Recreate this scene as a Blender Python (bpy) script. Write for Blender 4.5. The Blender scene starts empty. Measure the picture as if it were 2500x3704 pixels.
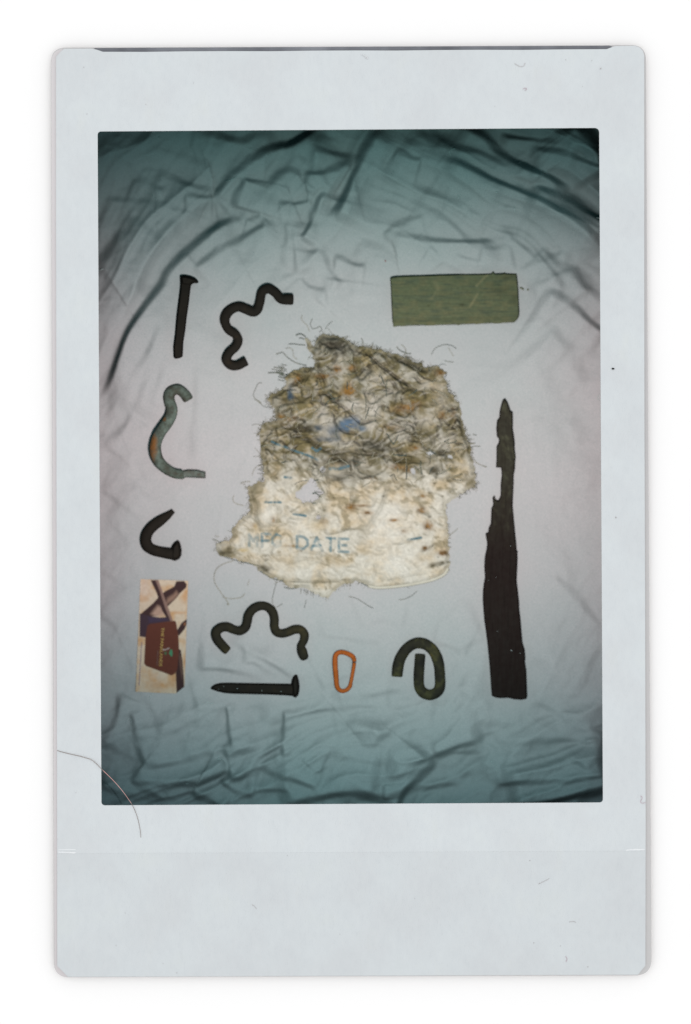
import bpy, math, random
import numpy as np

# ------------------------------------------------------------------ camera, light, exposure
S = 0.0005            # metres per photograph pixel on the print's face (z = 0)
H = 3.0               # camera height above the print's face
CX, CY = 1250.0, 1852.0
ZC = -0.085           # level of the bed sheet inside the print's window
scene = bpy.context.scene
col = scene.collection
scene.view_settings.view_transform = 'Standard'
scene.view_settings.look = 'None'
scene.view_settings.exposure = 0
scene.view_settings.gamma = 1

cam_d = bpy.data.cameras.new("camera")
cam = bpy.data.objects.new("camera", cam_d)
col.objects.link(cam)
cam.location = (0, 0, H)
cam_d.sensor_fit = 'VERTICAL'
cam_d.sensor_height = 36
cam_d.sensor_width = 36
cam_d.lens = 18.0 / ((3704 * S / 2) / H)
cam_d.clip_start = 0.05
cam_d.clip_end = 100
cam_d.dof.use_dof = True
cam_d.dof.focus_distance = H
cam_d.dof.aperture_fstop = 0.42
scene.camera = cam

AMB = (1.14, 1.22, 1.24)                       # even light of the room
w = bpy.data.worlds.new("World")
scene.world = w
w.use_nodes = True
bg = w.node_tree.nodes["Background"]
bg.inputs[0].default_value = (*AMB, 1)
bg.inputs[1].default_value = 1.0

# the flash: one lamp below the camera, its beam masked in its nodes to the window and
# given an added vignette that fades faster upwards and downwards than sideways
LX, LY, LZ = (1400 - CX) * S, (CY - 2205) * S, 1.46
LAMP = (24.2, 10.0, 9.65)                        # wanted irradiance (over pi) per channel at the beam's centre
ld = bpy.data.lights.new("vignette_flash", 'POINT')
lamp = bpy.data.objects.new("vignette_flash", ld)
col.objects.link(lamp)
lamp.location = (LX, LY, LZ)
ld.shadow_soft_size = 0.002
ld.energy = 4 * math.pi * math.pi * (LZ - ZC) ** 2
ld.use_nodes = True
nt = ld.node_tree
for n in list(nt.nodes):
    nt.nodes.remove(n)
out = nt.nodes.new('ShaderNodeOutputLight')
em = nt.nodes.new('ShaderNodeEmission')
nt.links.new(em.outputs[0], out.inputs[0])
tc = nt.nodes.new('ShaderNodeTexCoord')
sx = nt.nodes.new('ShaderNodeSeparateXYZ')
nt.links.new(tc.outputs['Normal'], sx.inputs[0])


def M(op, a, b=None, c=None, clamp=False):
    n = nt.nodes.new('ShaderNodeMath')
    n.operation = op
    n.use_clamp = clamp
    for i, v in enumerate((a, b, c)):
        if v is None:
            continue
        if isinstance(v, (int, float)):
            n.inputs[i].default_value = v
        else:
            nt.links.new(v, n.inputs[i])
    return n.outputs[0]


nz = M('MAXIMUM', M('ABSOLUTE', sx.outputs[2]), 0.05)
PX = M('ADD', M('MULTIPLY', M('DIVIDE', sx.outputs[0], nz), LZ / S), LX / S + CX)       # photo px on the face plane
PY = M('SUBTRACT', CY - LY / S, M('MULTIPLY', M('DIVIDE', sx.outputs[1], nz), LZ / S))
down = M('LESS_THAN', sx.outputs[2], 0.0)
F = 3.0
left = M('DIVIDE', M('SUBTRACT', PX, M('ADD', M('MULTIPLY', PY, 14 / 2438), 359 - 475 * 14 / 2438)), F, clamp=True)
right = M('DIVIDE', M('SUBTRACT', M('ADD', M('MULTIPLY', PY, 13 / 2441), 2163 - 462 * 13 / 2441), PX), F, clamp=True)
top = M('DIVIDE', M('SUBTRACT', PY, M('ADD', M('MULTIPLY', PX, -13 / 1815), 480 + 353 * 13 / 1815)), F, clamp=True)
bot = M('DIVIDE', M('SUBTRACT', M('ADD', M('MULTIPLY', PX, -10 / 1814), 2908 + 367 * 10 / 1814), PY), F, clamp=True)
mask = M('MULTIPLY', M('MULTIPLY', M('MULTIPLY', left, right), M('MULTIPLY', top, bot)), down)
comb = nt.nodes.new('ShaderNodeCombineColor')
BEAM = ((1440, 805, 1000), (1310, 880, 1120), (1350, 875, 1140))   # sx, sy up, sy down
dx = M('SUBTRACT', PX, 1340.0)
dy = M('SUBTRACT', PY, 1660.0)
isup = M('LESS_THAN', dy, 0.0)
for i, (bx_, bu, bd) in enumerate(BEAM):
    qx = M('POWER', M('DIVIDE', M('ABSOLUTE', dx), bx_), 2.0)
    sy = M('ADD', bd, M('MULTIPLY', isup, bu - bd))
    qy = M('POWER', M('DIVIDE', M('ABSOLUTE', dy), sy), 2.0)
    q = M('POWER', M('ADD', qx, qy), 1.5)
    v = M('DIVIDE', M('MULTIPLY', M('EXPONENT', M('MULTIPLY', q, -1.0)), mask), M('POWER', nz, 3.0))
    nt.links.new(M('MULTIPLY', v, LAMP[i]), comb.inputs[i])
nt.links.new(comb.outputs[0], em.inputs[0])

# ------------------------------------------------------------------ helpers
rng = np.random.RandomState(7)
random.seed(7)
EC = (23.2, 10.2, 9.9)           # light falling on things in the middle of the sheet


def lin(c):
    c = c / 255.0
    return c / 12.92 if c <= 0.04045 else ((c + 0.055) / 1.055) ** 2.4


def alb(r, g, b, k=1.0):
    return tuple(min(0.9, k * lin(v) / e) for v, e in zip((r, g, b), EC))


def amb(r, g, b):
    return tuple(min(0.95, lin(v) / e) for v, e in zip((r, g, b), AMB))


def P(px, py, z=0.0):
    """photograph pixel + height -> world point"""
    k = S * (H - z) / H
    return ((px - CX) * k, (CY - py) * k, z)


def zp(pts, ox, oy, s):
    return [(ox + a / s, oy + b / s) for a, b in pts]


def vnoise(x, y, seed=0):
    n = 256
    g = np.random.RandomState(seed).rand(n, n)
    xi = np.floor(x).astype(int)
    yi = np.floor(y).astype(int)
    fx = x - xi
    fy = y - yi
    fx = fx * fx * fx * (fx * (fx * 6 - 15) + 10)
    fy = fy * fy * fy * (fy * (fy * 6 - 15) + 10)
    a = g[yi % n, xi % n]
    b = g[yi % n, (xi + 1) % n]
    c = g[(yi + 1) % n, xi % n]
    d = g[(yi + 1) % n, (xi + 1) % n]
    return (a + (b - a) * fx + (c - a) * fy + (a - b - c + d) * fx * fy) * 2 - 1


def fbm(x, y, oct=4, seed=0, gain=0.5):
    r = 0
    am = 1
    t = 0
    for o in range(oct):
        ca, sa = math.cos(o * 1.1), math.sin(o * 1.1)
        r = r + am * vnoise((x * ca - y * sa) * 2 ** o + 17.3 * o, (x * sa + y * ca) * 2 ** o + 5.1 * o, seed + o)
        t += am
        am *= gain
    return r / t


def ridged(x, y, oct=4, seed=0, gain=0.55):
    r = 0
    am = 1
    t = 0
    for o in range(oct):
        ca, sa = math.cos(o * 1.3 + .4), math.sin(o * 1.3 + .4)
        v = 1 - np.abs(vnoise((x * ca - y * sa) * 2 ** o + 9.3 * o, (x * sa + y * ca) * 2 ** o + 3.7 * o, seed + o)) * 2.2
        r = r + am * v
        t += am
        am *= gain
    return r / t


def smooth(pts, n=6, closed=False):
    """Catmull-Rom through tuples of any length"""
    a = np.array(pts, float)
    m = len(a)
    res = []
    rngi = range(m) if closed else range(m - 1)
    for i in rngi:
        p1, p2 = a[i % m], a[(i + 1) % m]
        p0 = a[(i - 1) % m] if (closed or i > 0) else 2 * p1 - p2
        p3 = a[(i + 2) % m] if (closed or i + 2 < m) else 2 * p2 - p1
        for k in range(n):
            t = k / n
            res.append(.5 * ((2 * p1) + (-p0 + p2) * t + (2 * p0 - 5 * p1 + 4 * p2 - p3) * t * t + (-p0 + 3 * p1 - 3 * p2 + p3) * t ** 3))
    if not closed:
        res.append(a[-1])
    return np.array(res)


def link(name, me, mat, parent=None, smoothsh=True):
    o = bpy.data.objects.new(name, me)
    col.objects.link(o)
    if mat is not None:
        me.materials.append(mat)
    if parent is not None:
        o.parent = parent
    if smoothsh and len(me.polygons):
        me.polygons.foreach_set('use_smooth', np.ones(len(me.polygons), dtype=bool))
    return o


def mesh(name, verts, faces, mat, parent=None, smoothsh=True, colors=None):
    me = bpy.data.meshes.new(name)
    me.from_pydata([tuple(map(float, v)) for v in verts], [], [tuple(int(i) for i in f) for f in faces])
    me.update()
    if colors is not None:
        at = me.color_attributes.new("Col", 'FLOAT_COLOR', 'POINT')
        c4 = np.ones((len(verts), 4), np.float32)
        c4[:, :3] = colors
        at.data.foreach_set('color', c4.ravel())
    return link(name, me, mat, parent, smoothsh)


def tag(o, label=None, cat=None, group=None, kind=None):
    for k, v in (('label', label), ('category', cat), ('group', group), ('kind', kind)):
        if v:
            o[k] = v
    return o


def empty(name, px, py, z=ZC):
    o = bpy.data.objects.new(name, None)
    col.objects.link(o)
    o.empty_display_size = 0.02
    return o


# ------------------------------------------------------------------ materials
def newmat(name):
    m = bpy.data.materials.new(name)
    m.use_nodes = True
    t = m.node_tree
    return m, t, t.nodes["Principled BSDF"]


def nd(t, typ, **kw):
    n = t.nodes.new(typ)
    for k, v in kw.items():
        setattr(n, k, v)
    return n


def ramp(t, fac, stops):
    r = nd(t, 'ShaderNodeValToRGB')
    el = r.color_ramp.elements
    while len(el) < len(stops):
        el.new(0.5)
    for e, (p, c) in zip(el, stops):
        e.position = p
        e.color = (*c, 1)
    t.links.new(fac, r.inputs[0])
    return r.outputs[0]


def noise(t, scale, detail=4, rough=.55, mapping=None, dist=0):
    tcn = nd(t, 'ShaderNodeTexCoord')
    v = tcn.outputs['Object']
    if mapping:
        mp = nd(t, 'ShaderNodeMapping')
        mp.inputs['Scale'].default_value = mapping[0]
        mp.inputs['Rotation'].default_value = (0, 0, mapping[1])
        t.links.new(v, mp.inputs[0])
        v = mp.outputs[0]
    n = nd(t, 'ShaderNodeTexNoise')
    n.inputs['Scale'].default_value = scale
    n.inputs['Detail'].default_value = detail
    n.inputs['Roughness'].default_value = rough
    n.inputs['Distortion'].default_value = dist
    t.links.new(v, n.inputs['Vector'])
    return n.outputs['Fac']


def bump(t, b, fac, strength, dist, prev=None):
    n = nd(t, 'ShaderNodeBump')
    n.inputs['Strength'].default_value = strength
    n.inputs['Distance'].default_value = dist
    t.links.new(fac, n.inputs['Height'])
    if prev is not None:
        t.links.new(prev, n.inputs['Normal'])
    t.links.new(n.outputs[0], b.inputs['Normal'])
    return n.outputs[0]


def simple(name, stops, scale=60, rough=.8, spec=.2, detail=5, bumps=(), mapping=None, dist=0):
    m, t, b = newmat(name)
    f = noise(t, scale, detail, .6, mapping, dist)
    t.links.new(ramp(t, f, stops), b.inputs['Base Color'])
    b.inputs['Roughness'].default_value = rough
    b.inputs['Specular IOR Level'].default_value = spec
    pv = None
    for (sc, stg, ds) in bumps:
        pv = bump(t, b, noise(t, sc, 4), stg, ds, pv)
    return m


m_table = simple("white_table", [(.3, (.886, .828, .815)), (.7, (.892, .834, .821))], 2, .9, .0)
# print border: embossed diagonal grain, faint yellow patches
m, t, b = newmat("print_paper")
f1 = noise(t, 9, 3, .5)
base = ramp(t, f1, [(.35, amb(214, 219, 222)), (.6, amb(217, 223, 226)), (.8, amb(218, 224, 225))])
f2 = noise(t, 26, 5, .6, ((1, .35, 1), .3))
mx = nd(t, 'ShaderNodeMixRGB', blend_type='MULTIPLY')
mx.inputs[0].default_value = 1
t.links.new(base, mx.inputs[1])
t.links.new(ramp(t, f2, [(.38, (.99, .992, .994)), (.6, (1, 1, 1)), (.8, (1.005, 1.0, .98))]), mx.inputs[2])
mxb = nd(t, 'ShaderNodeMixRGB', blend_type='MULTIPLY')
mxb.inputs[0].default_value = 1
t.links.new(mx.outputs[0], mxb.inputs[1])
t.links.new(ramp(t, noise(t, 90, 3, .55, ((1.0, .55, 1), math.radians(38))), [(.3, (.975, .977, .98)), (.5, (.995, .995, .995)), (.7, (1.008, 1.008, 1.007))]), mxb.inputs[2])
t.links.new(mxb.outputs[0], b.inputs['Base Color'])
b.inputs['Roughness'].default_value = .55
b.inputs['Specular IOR Level'].default_value = .0
pv = bump(t, b, noise(t, 95, 3, .5, ((1.0, .42, 1), math.radians(38))), .8, .0028)
bump(t, b, noise(t, 700, 2, .5), .25, .0003, pv)
m_paper = m
m_backing = simple("backing_card", [(.3, amb(196, 195, 196)), (.7, amb(206, 206, 206))], 12, .8, 0, mapping=((1, .05, 1), 0))
m_strip = simple("edge_strip", [(.3, amb(210, 205, 207)), (.7, amb(217, 214, 216))], 12, .8, 0, mapping=((1, .05, 1), 0))
m_shade_strip = simple("shade_strip_grey", [(.3, amb(96, 98, 104)), (.7, amb(140, 143, 150))], 8, .6, .1)
m_shading = simple("shading_black", [(.3, (.012, .014, .014)), (.7, (.02, .024, .024))], 60, .9, .05)
m_crease = simple("crease_paper", [(.3, amb(225, 230, 234)), (.7, amb(240, 243, 245))], 40, .5, .0)

# bed sheet
m, t, b = newmat("sheet_cotton")
CL = (.0212, .0480, .0487)
f1 = noise(t, 4, 4, .5)
base = ramp(t, f1, [(.3, tuple(c * k for c, k in zip(CL, (.94, .98, .98)))), (.7, tuple(c * k for c, k in zip(CL, (1.05, 1.01, 1.02))))])
mx = nd(t, 'ShaderNodeMixRGB', blend_type='MULTIPLY')
mx.inputs[0].default_value = 1
t.links.new(base, mx.inputs[1])
t.links.new(ramp(t, noise(t, 420, 3, .7), [(.3, (.86, .9, .9)), (.7, (1.1, 1.08, 1.08))]), mx.inputs[2])
t.links.new(mx.outputs[0], b.inputs['Base Color'])
b.inputs['Roughness'].default_value = .95
b.inputs['Specular IOR Level'].default_value = .0
pv = bump(t, b, noise(t, 22, 5, .6, ((1, .5, 1), .6)), .35, .006)
bump(t, b, noise(t, 500, 2, .5), .3, .0006, pv)
m_sheet = m

m_iron = simple("dark_iron", [(.3, alb(31, 33, 29)), (.6, alb(37, 37, 32)), (.85, alb(58, 48, 34))], 45, .9, .01,
                bumps=((160, .5, .002),))
m_iron2 = simple("olive_iron", [(.3, alb(36, 38, 34)), (.55, alb(45, 46, 36)), (.75, alb(66, 62, 42)), (.88, alb(84, 72, 44))], 30, .9, .01,
                 bumps=((160, .5, .002),))
m_iron3 = simple("rail_clip_iron", [(.3, alb(36, 39, 35)), (.5, alb(48, 50, 40)), (.64, alb(76, 76, 50)), (.76, alb(122, 98, 50))], 34, .9, .01,
                 bumps=((140, .5, .002),))
m_green = simple("verdigris_iron", [(.28, alb(60, 58, 44)), (.42, alb(84, 100, 92)), (.58, alb(108, 126, 118)), (.7, alb(110, 112, 84)), (.8, alb(140, 106, 58))],
                 34, .85, .05, bumps=((120, .6, .003),))
m_rust = simple("rust_patch", [(.3, alb(100, 74, 48)), (.5, alb(186, 116, 54)), (.7, alb(176, 112, 58)), (.85, alb(110, 96, 70))], 60, .9, .03,
                bumps=((160, .6, .003),))
m_orange = simple("orange_anodised", [(.25, alb(140, 82, 30)), (.42, alb(180, 94, 44)), (.62, alb(190, 104, 54)), (.8, alb(140, 96, 34))], 55, .9, .0,
                  bumps=((160, .25, .001),))
m_joint = simple("dark_joint", [(.3, alb(60, 44, 38)), (.7, alb(84, 62, 50))], 60, .8, .05)
m_white = simple("white_lint", [(.3, (.022, .06, .06)), (.7, (.035, .085, .085))], 60, .8, .0)
m_hair = simple("brown_hair", [(.3, amb(128, 112, 106)), (.7, amb(158, 146, 140))], 30, .6, .1)
m_speck = simple("dark_speck", [(.3, (.01, .01, .01)), (.7, (.03, .03, .03))], 60, .8, .0)
m_pink = simple("pink_fibre", [(.3, amb(196, 170, 182)), (.7, amb(205, 184, 192))], 60, .8, .0)
m_tan = simple("tan_speck", [(.3, amb(205, 178, 158)), (.7, amb(214, 190, 172))], 60, .8, .0)
m_thread = simple("cream_thread", [(.3, alb(136, 132, 110)), (.5, alb(170, 165, 146)), (.7, alb(122, 124, 104))], 30, .9, .0)
m_thread2 = simple("dark_thread", [(.3, alb(70, 82, 80)), (.5, alb(104, 112, 102)), (.75, alb(140, 136, 112))], 40, .9, .0)


def colmat(name, rough=.9, bumps=(), mott=.12, scale=180):
    m, t, b = newmat(name)
    a = nd(t, 'ShaderNodeVertexColor', layer_name="Col")
    mx = nd(t, 'ShaderNodeMixRGB', blend_type='MULTIPLY')
    mx.inputs[0].default_value = 1
    t.links.new(a.outputs[0], mx.inputs[1])
    t.links.new(ramp(t, noise(t, scale, 4, .6), [(.3, (1 - mott,) * 3), (.7, (1 + mott,) * 3)]), mx.inputs[2])
    t.links.new(mx.outputs[0], b.inputs['Base Color'])
    b.inputs['Roughness'].default_value = rough
    b.inputs['Specular IOR Level'].default_value = .02
    pv = None
    for (sc, stg, ds) in bumps:
        pv = bump(t, b, noise(t, sc, 4), stg, ds, pv)
    return m


m_rag = colmat("stained_cotton", .95, ((220, .5, .0016), (620, .3, .0006)))
m_card = colmat("printed_card", .6, (), .04)
m_wood = colmat("weathered_wood", .9, ((200, .4, .0015),), .12, 160)
m_shard = colmat("charred_wood", .9, ((160, .6, .003),), .2, 90)
m_text = simple("gold_print", [(.3, alb(170, 140, 80)), (.7, alb(200, 172, 108))], 60, .6, .0)
m_text2 = simple("grey_print", [(.3, alb(104, 84, 80)), (.7, alb(120, 100, 92))], 60, .6, .0)
m_text3 = simple("violet_print", [(.3, alb(112, 102, 128)), (.7, alb(128, 118, 140))], 60, .6, .0)

# ------------------------------------------------------------------ table and print border
q = 3.0
hx0, hx1, hy0, hy1 = [v * S for v in (320 - CX, 2215 - CX, CY - 2950, CY - 430)]
tv = [(-q, -q), (q, -q), (q, q), (-q, q), (hx0, hy0), (hx1, hy0), (hx1, hy1), (hx0, hy1)]
TZ = -0.015
table = mesh("table", [(x, y, TZ) for x, y in tv], [(0, 1, 5, 4), (1, 2, 6, 5), (2, 3, 7, 6), (3, 0, 4, 7)], m_table, None, False)
tag(table, kind='structure')


def rounded(corners, radii, n=8):
    """corners of a convex outline -> outline with arcs (a radius per corner)"""
    res = []
    m = len(corners)
    for i in range(m):
        p = np.array(corners[i], float)
        a = np.array(corners[i - 1], float) - p
        c = np.array(corners[(i + 1) % m], float) - p
        a /= np.linalg.norm(a)
        c /= np.linalg.norm(c)
        r = radii[i]
        if r <= 0:
            res.append(tuple(p))
            continue
        p0, p1 = p + a * r, p + c * r
        for k in range(n + 1):
            tt = k / n
            res.append(tuple((1 - tt) ** 2 * p0 + 2 * (1 - tt) * tt * (p * .85 + (p0 + p1) * .075) + tt * tt * p1))
    return res


def plate(name, loops, z0, z1, mat, parent, bev=0.0003):
    """flat plate with holes, between heights z0 and z1"""
    cu = bpy.data.curves.new(name, 'CURVE')
    cu.dimensions = '2D'
    cu.fill_mode = 'BOTH'
    cu.extrude = (z1 - z0) / 2 - bev
    cu.bevel_depth = bev
    cu.bevel_resolution = 1
    cu.offset = -bev
    for lp in loops:
        sp = cu.splines.new('POLY')
        sp.points.add(len(lp) - 1)
        for p_, (x, y) in zip(sp.points, lp):
            X, Y, _ = P(x, y, z1)
            p_.co = (X, Y, 0, 1)
        sp.use_cyclic_u = True
    tmp = bpy.data.objects.new(name + "_tmp", cu)
    col.objects.link(tmp)
    dg = bpy.context.evaluated_depsgraph_get()
    me = bpy.data.meshes.new_from_object(tmp.evaluated_get(dg))
    bpy.data.objects.remove(tmp)
    bpy.data.curves.remove(cu)
    for v in me.vertices:
        v.co.z += (z0 + z1) / 2
    me.materials.clear()
    me.name = name
    return link(name, me, mat, parent, False)


pr = empty("instant_print", 1250, 1852)
tag(pr, "white bordered instant film print with rounded corners, framing the bed sheet and its objects", "instant print")
win = rounded([(353, 475), (2168, 462), (2181.5, 2903), (367, 2913.5)], [12, 16, 12, 12], 5)
# top sheet, cut along the painted shade strip at the head of the print
outer = [(203, 205), (218, 188), (232, 176), (330, 175.5), (352, 180), (372, 187)]
outer += [(372 + (2195 - 372) * k / 12, 187 - 9.5 * k / 12 + (1.2 if k % 3 == 1 else 0)) for k in range(1, 13)]
outer += [(2212, 171), (2225, 166.5), (2296, 165), (2314, 171), (2326, 184), (2331, 200),
          (2331, 1000), (2331.5, 1500), (2334, 2200), (2336, 3000), (2335, 3493), (2308, 3526),
          (1500, 3529), (800, 3532), (246, 3533.5), (207, 3494), (206.5, 2800), (204.5, 1800), (203, 800)]
plate("border_sheet", [outer, win], -0.0028, 0, m_paper, pr)
back = rounded([(184.5, 172.5), (2336, 163), (2357, 3528), (195.5, 3535)], [46, 46, 52, 48], 8)
win2 = rounded([(349, 471), (2172, 458), (2185.5, 2907), (363, 2917.5)], [12, 16, 12, 12], 5)
plate("backing_sheet", [back, win2], -0.0050, -0.0034, m_backing, pr)
# pale strip on the left side, laid on the backing
ls = [(185.5, 222), (188, 205), (196, 191), (206, 183), (222, 176.5), (230, 176), (212, 200), (206, 215), (208, 3492), (246, 3533), (236, 3533), (216, 3527), (203, 3514), (197, 3492)]
plate("edge_strip", [ls], -0.0033, -0.0029, m_strip, pr, .0001)
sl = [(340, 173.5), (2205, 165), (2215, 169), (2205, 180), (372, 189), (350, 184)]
plate("head_shade_strip", [sl], -0.0033, -0.00285, m_shade_strip, pr, .0001)  # grey strip painting the shade along the curled top edge
# added black walls of the recess, keeping ambient light off the sheet's edges
wl = rounded([(352, 474), (2169, 461), (2182.5, 2904), (366, 2914.5)], [12, 16, 12, 12], 5)
vv, ff = [], []
for (x, y) in wl:
    X, Y, _ = P(x, y, 0)
    c0 = np.array((X, Y))
    o_ = c0 * 1.012
    vv += [(o_[0], o_[1], -0.0029), (o_[0] * 1.06, o_[1] * 1.06, ZC - 0.03)]
n_ = len(wl)
for i in range(n_):
    j = (i + 1) % n_
    ff.append((2 * i, 2 * j, 2 * j + 1, 2 * i + 1))
mesh("shading_wall", vv, ff, m_shading, pr, False)


def grid_tube(path, rad, z, seg=8, flat=1.0, capr=.6):
    """path (n,2) px, rad (n,) px, z (n,) heights of axis -> verts, faces"""
    path = np.array(path, float)
    n = len(path)
    rad = np.broadcast_to(np.array(rad, float), (n,))
    z = np.broadcast_to(np.array(z, float), (n,))
    tg = np.gradient(path, axis=0)
    tg /= np.linalg.norm(tg, axis=1)[:, None] + 1e-9
    nr = np.stack([-tg[:, 1], tg[:, 0]], 1)
    vs = []
    a = np.linspace(0, 2 * math.pi, seg, endpoint=False)
    ca, sa = np.cos(a), np.sin(a)

    def ring(c, nrm, r, zz):
        for k in range(seg):
            x = c[0] + nrm[0] * ca[k] * r
            y = c[1] + nrm[1] * ca[k] * r
            vs.append(P(x, y, zz + sa[k] * r * S * flat))
    ring(path[0] - tg[0] * rad[0] * .18, nr[0], rad[0] * capr, z[0])
    for i in range(n):
        ring(path[i], nr[i], rad[i], z[i])
    ring(path[-1] + tg[-1] * rad[-1] * .18, nr[-1], rad[-1] * capr, z[-1])
    fs = []
    for i in range(n + 1):
        for k in range(seg):
            k2 = (k + 1) % seg
            fs.append((i * seg + k, i * seg + k2, (i + 1) * seg + k2, (i + 1) * seg + k))
    fs.append(tuple(range(seg))[::-1])
    fs.append(tuple((n + 1) * seg + k for k in range(seg)))
    return vs, fs


class MB:
    def __init__(s):
        s.v, s.f = [], []

    def add(s, vf):
        o = len(s.v)
        s.v += list(vf[0])
        s.f += [tuple(i + o for i in f) for f in vf[1]]

    def build(s, name, mat, parent=None, sm=True):
        return mesh(name, s.v, s.f, mat, parent, sm)


# creases across the border, left and right
for (x0, x1, y) in ((209, 276, 3085), (2262, 2334, 3073)):
    mb = MB()
    xs = np.linspace(x0, x1, 12)
    t_ = np.linspace(0, 1, 12)
    r_ = 3.0 * np.minimum(1, np.minimum(t_, 1 - t_) * 8 + .25)
    mb.add(grid_tube(np.stack([xs, y + 0 * xs - (3 * (1 - t_) if x0 < 1000 else -3 * (1 - t_) ** 4)], 1), r_, -0.0002, 8, .45))
    if x0 < 1000:
        mb.add(grid_tube(np.stack([xs, y - 12 + 0 * xs], 1), r_ * .6, -0.0001, 8, .3))
    mb.build("crease", m_crease, pr)
# foot of the print: a low step below the crease
fs_ = [(207.5, 3088), (600, 3086), (1300, 3083), (2334, 3078), (2334.8, 3492), (2308, 3525), (1500, 3528), (800, 3531), (246, 3532.5), (208, 3493)]
m_foot = m_paper.copy()
m_foot.name = "print_paper_foot"
for n_ in m_foot.node_tree.nodes:
    if n_.type == 'VALTORGB' and len(n_.color_ramp.elements) == 3 and n_.color_ramp.elements[0].color[0] < .62:
        for e_ in n_.color_ramp.elements:
            e_.color = tuple(c * .965 for c in e_.color[:3]) + (1,)
plate("foot_panel", [fs_], -0.0002, 0.00025, m_foot, pr, .0001)

# ------------------------------------------------------------------ bed sheet
GX = np.arange(250, 2290, 5.0)
GY = np.arange(370, 3020, 5.0)
X, Y = np.meshgrid(GX, GY)
FC = (1300.0, 1650.0)
HT = np.zeros_like(X)


def fold(pts, A, wd, tail=3.5, sharp=1.0, side=None, taper=True):
    """A mm high ridge whose steep flank (width wd px) faces away from the middle of the sheet"""
    global HT
    wd = wd * 2.0
    if A <= 8:
        wd = wd * 1.25
    A = A * (1.35 if A > 8 else 1.1)
    pl = smooth(pts, 5)
    seg = np.diff(pl, axis=0)
    L = np.linalg.norm(seg, axis=1)
    cum = np.concatenate([[0], np.cumsum(L)])
    T = cum[-1]
    R = wd * (tail * 2.2 + 2)
    best = np.full(X.shape, 1e9)
    sd = np.zeros(X.shape)
    tt = np.zeros(X.shape)
    x0, x1 = pl[:, 0].min() - R, pl[:, 0].max() + R
    y0, y1 = pl[:, 1].min() - R, pl[:, 1].max() + R
    ix = np.where((GX >= x0) & (GX <= x1))[0]
    iy = np.where((GY >= y0) & (GY <= y1))[0]
    if len(ix) == 0 or len(iy) == 0:
        return
    sl_ = (slice(iy[0], iy[-1] + 1), slice(ix[0], ix[-1] + 1))
    xx, yy = X[sl_], Y[sl_]
    be = np.full(xx.shape, 1e9)
    sg = np.zeros(xx.shape)
    tq = np.zeros(xx.shape)
    for i in range(len(seg)):
        if L[i] < 1e-6:
            continue
        ux, uy = seg[i] / L[i]
        rx, ry = xx - pl[i, 0], yy - pl[i, 1]
        al = np.clip(rx * ux + ry * uy, 0, L[i])
        ddx, ddy = rx - al * ux, ry - al * uy
        d = np.hypot(ddx, ddy)
        s_ = np.sign(ux * ry - uy * rx)
        m_ = d < be
        be[m_] = d[m_]
        sg[m_] = s_[m_]
        tq[m_] = (cum[i] + al[m_]) / T
    mid = pl[len(pl) // 2]
    dv = pl[-1] - pl[0]
    inner = np.sign(dv[0] * (FC[1] - mid[1]) - dv[1] * (FC[0] - mid[0]))
    if side is not None:
        inner *= side
    d = be * sg * inner
    wv = wd * (1 + .25 * np.sin(tq * 7 + pts[0][0]))
    up = np.clip((d + wv) / wv, 0, 1)
    up = up * up * (3 - 2 * up)
    h = np.where(d < 0, up, np.exp(-(np.maximum(d, 0) / (wv * tail)) ** 1.4)) - .22 * np.exp(-((d + 1.5 * wv) / (1.1 * wv)) ** 2)
    tp = np.clip(np.minimum(tq, 1 - tq) / .16, 0, 1) if taper else 1
    tp = tp * tp * (3 - 2 * tp) if taper else 1
    endfade = np.exp(-(np.maximum(0, be - R * .7) / (R * .15)) ** 2)
    HT[sl_] += A * (1.3 if mid[1] > 2380 else 1.08) * h * tp * endfade * .0015


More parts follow.
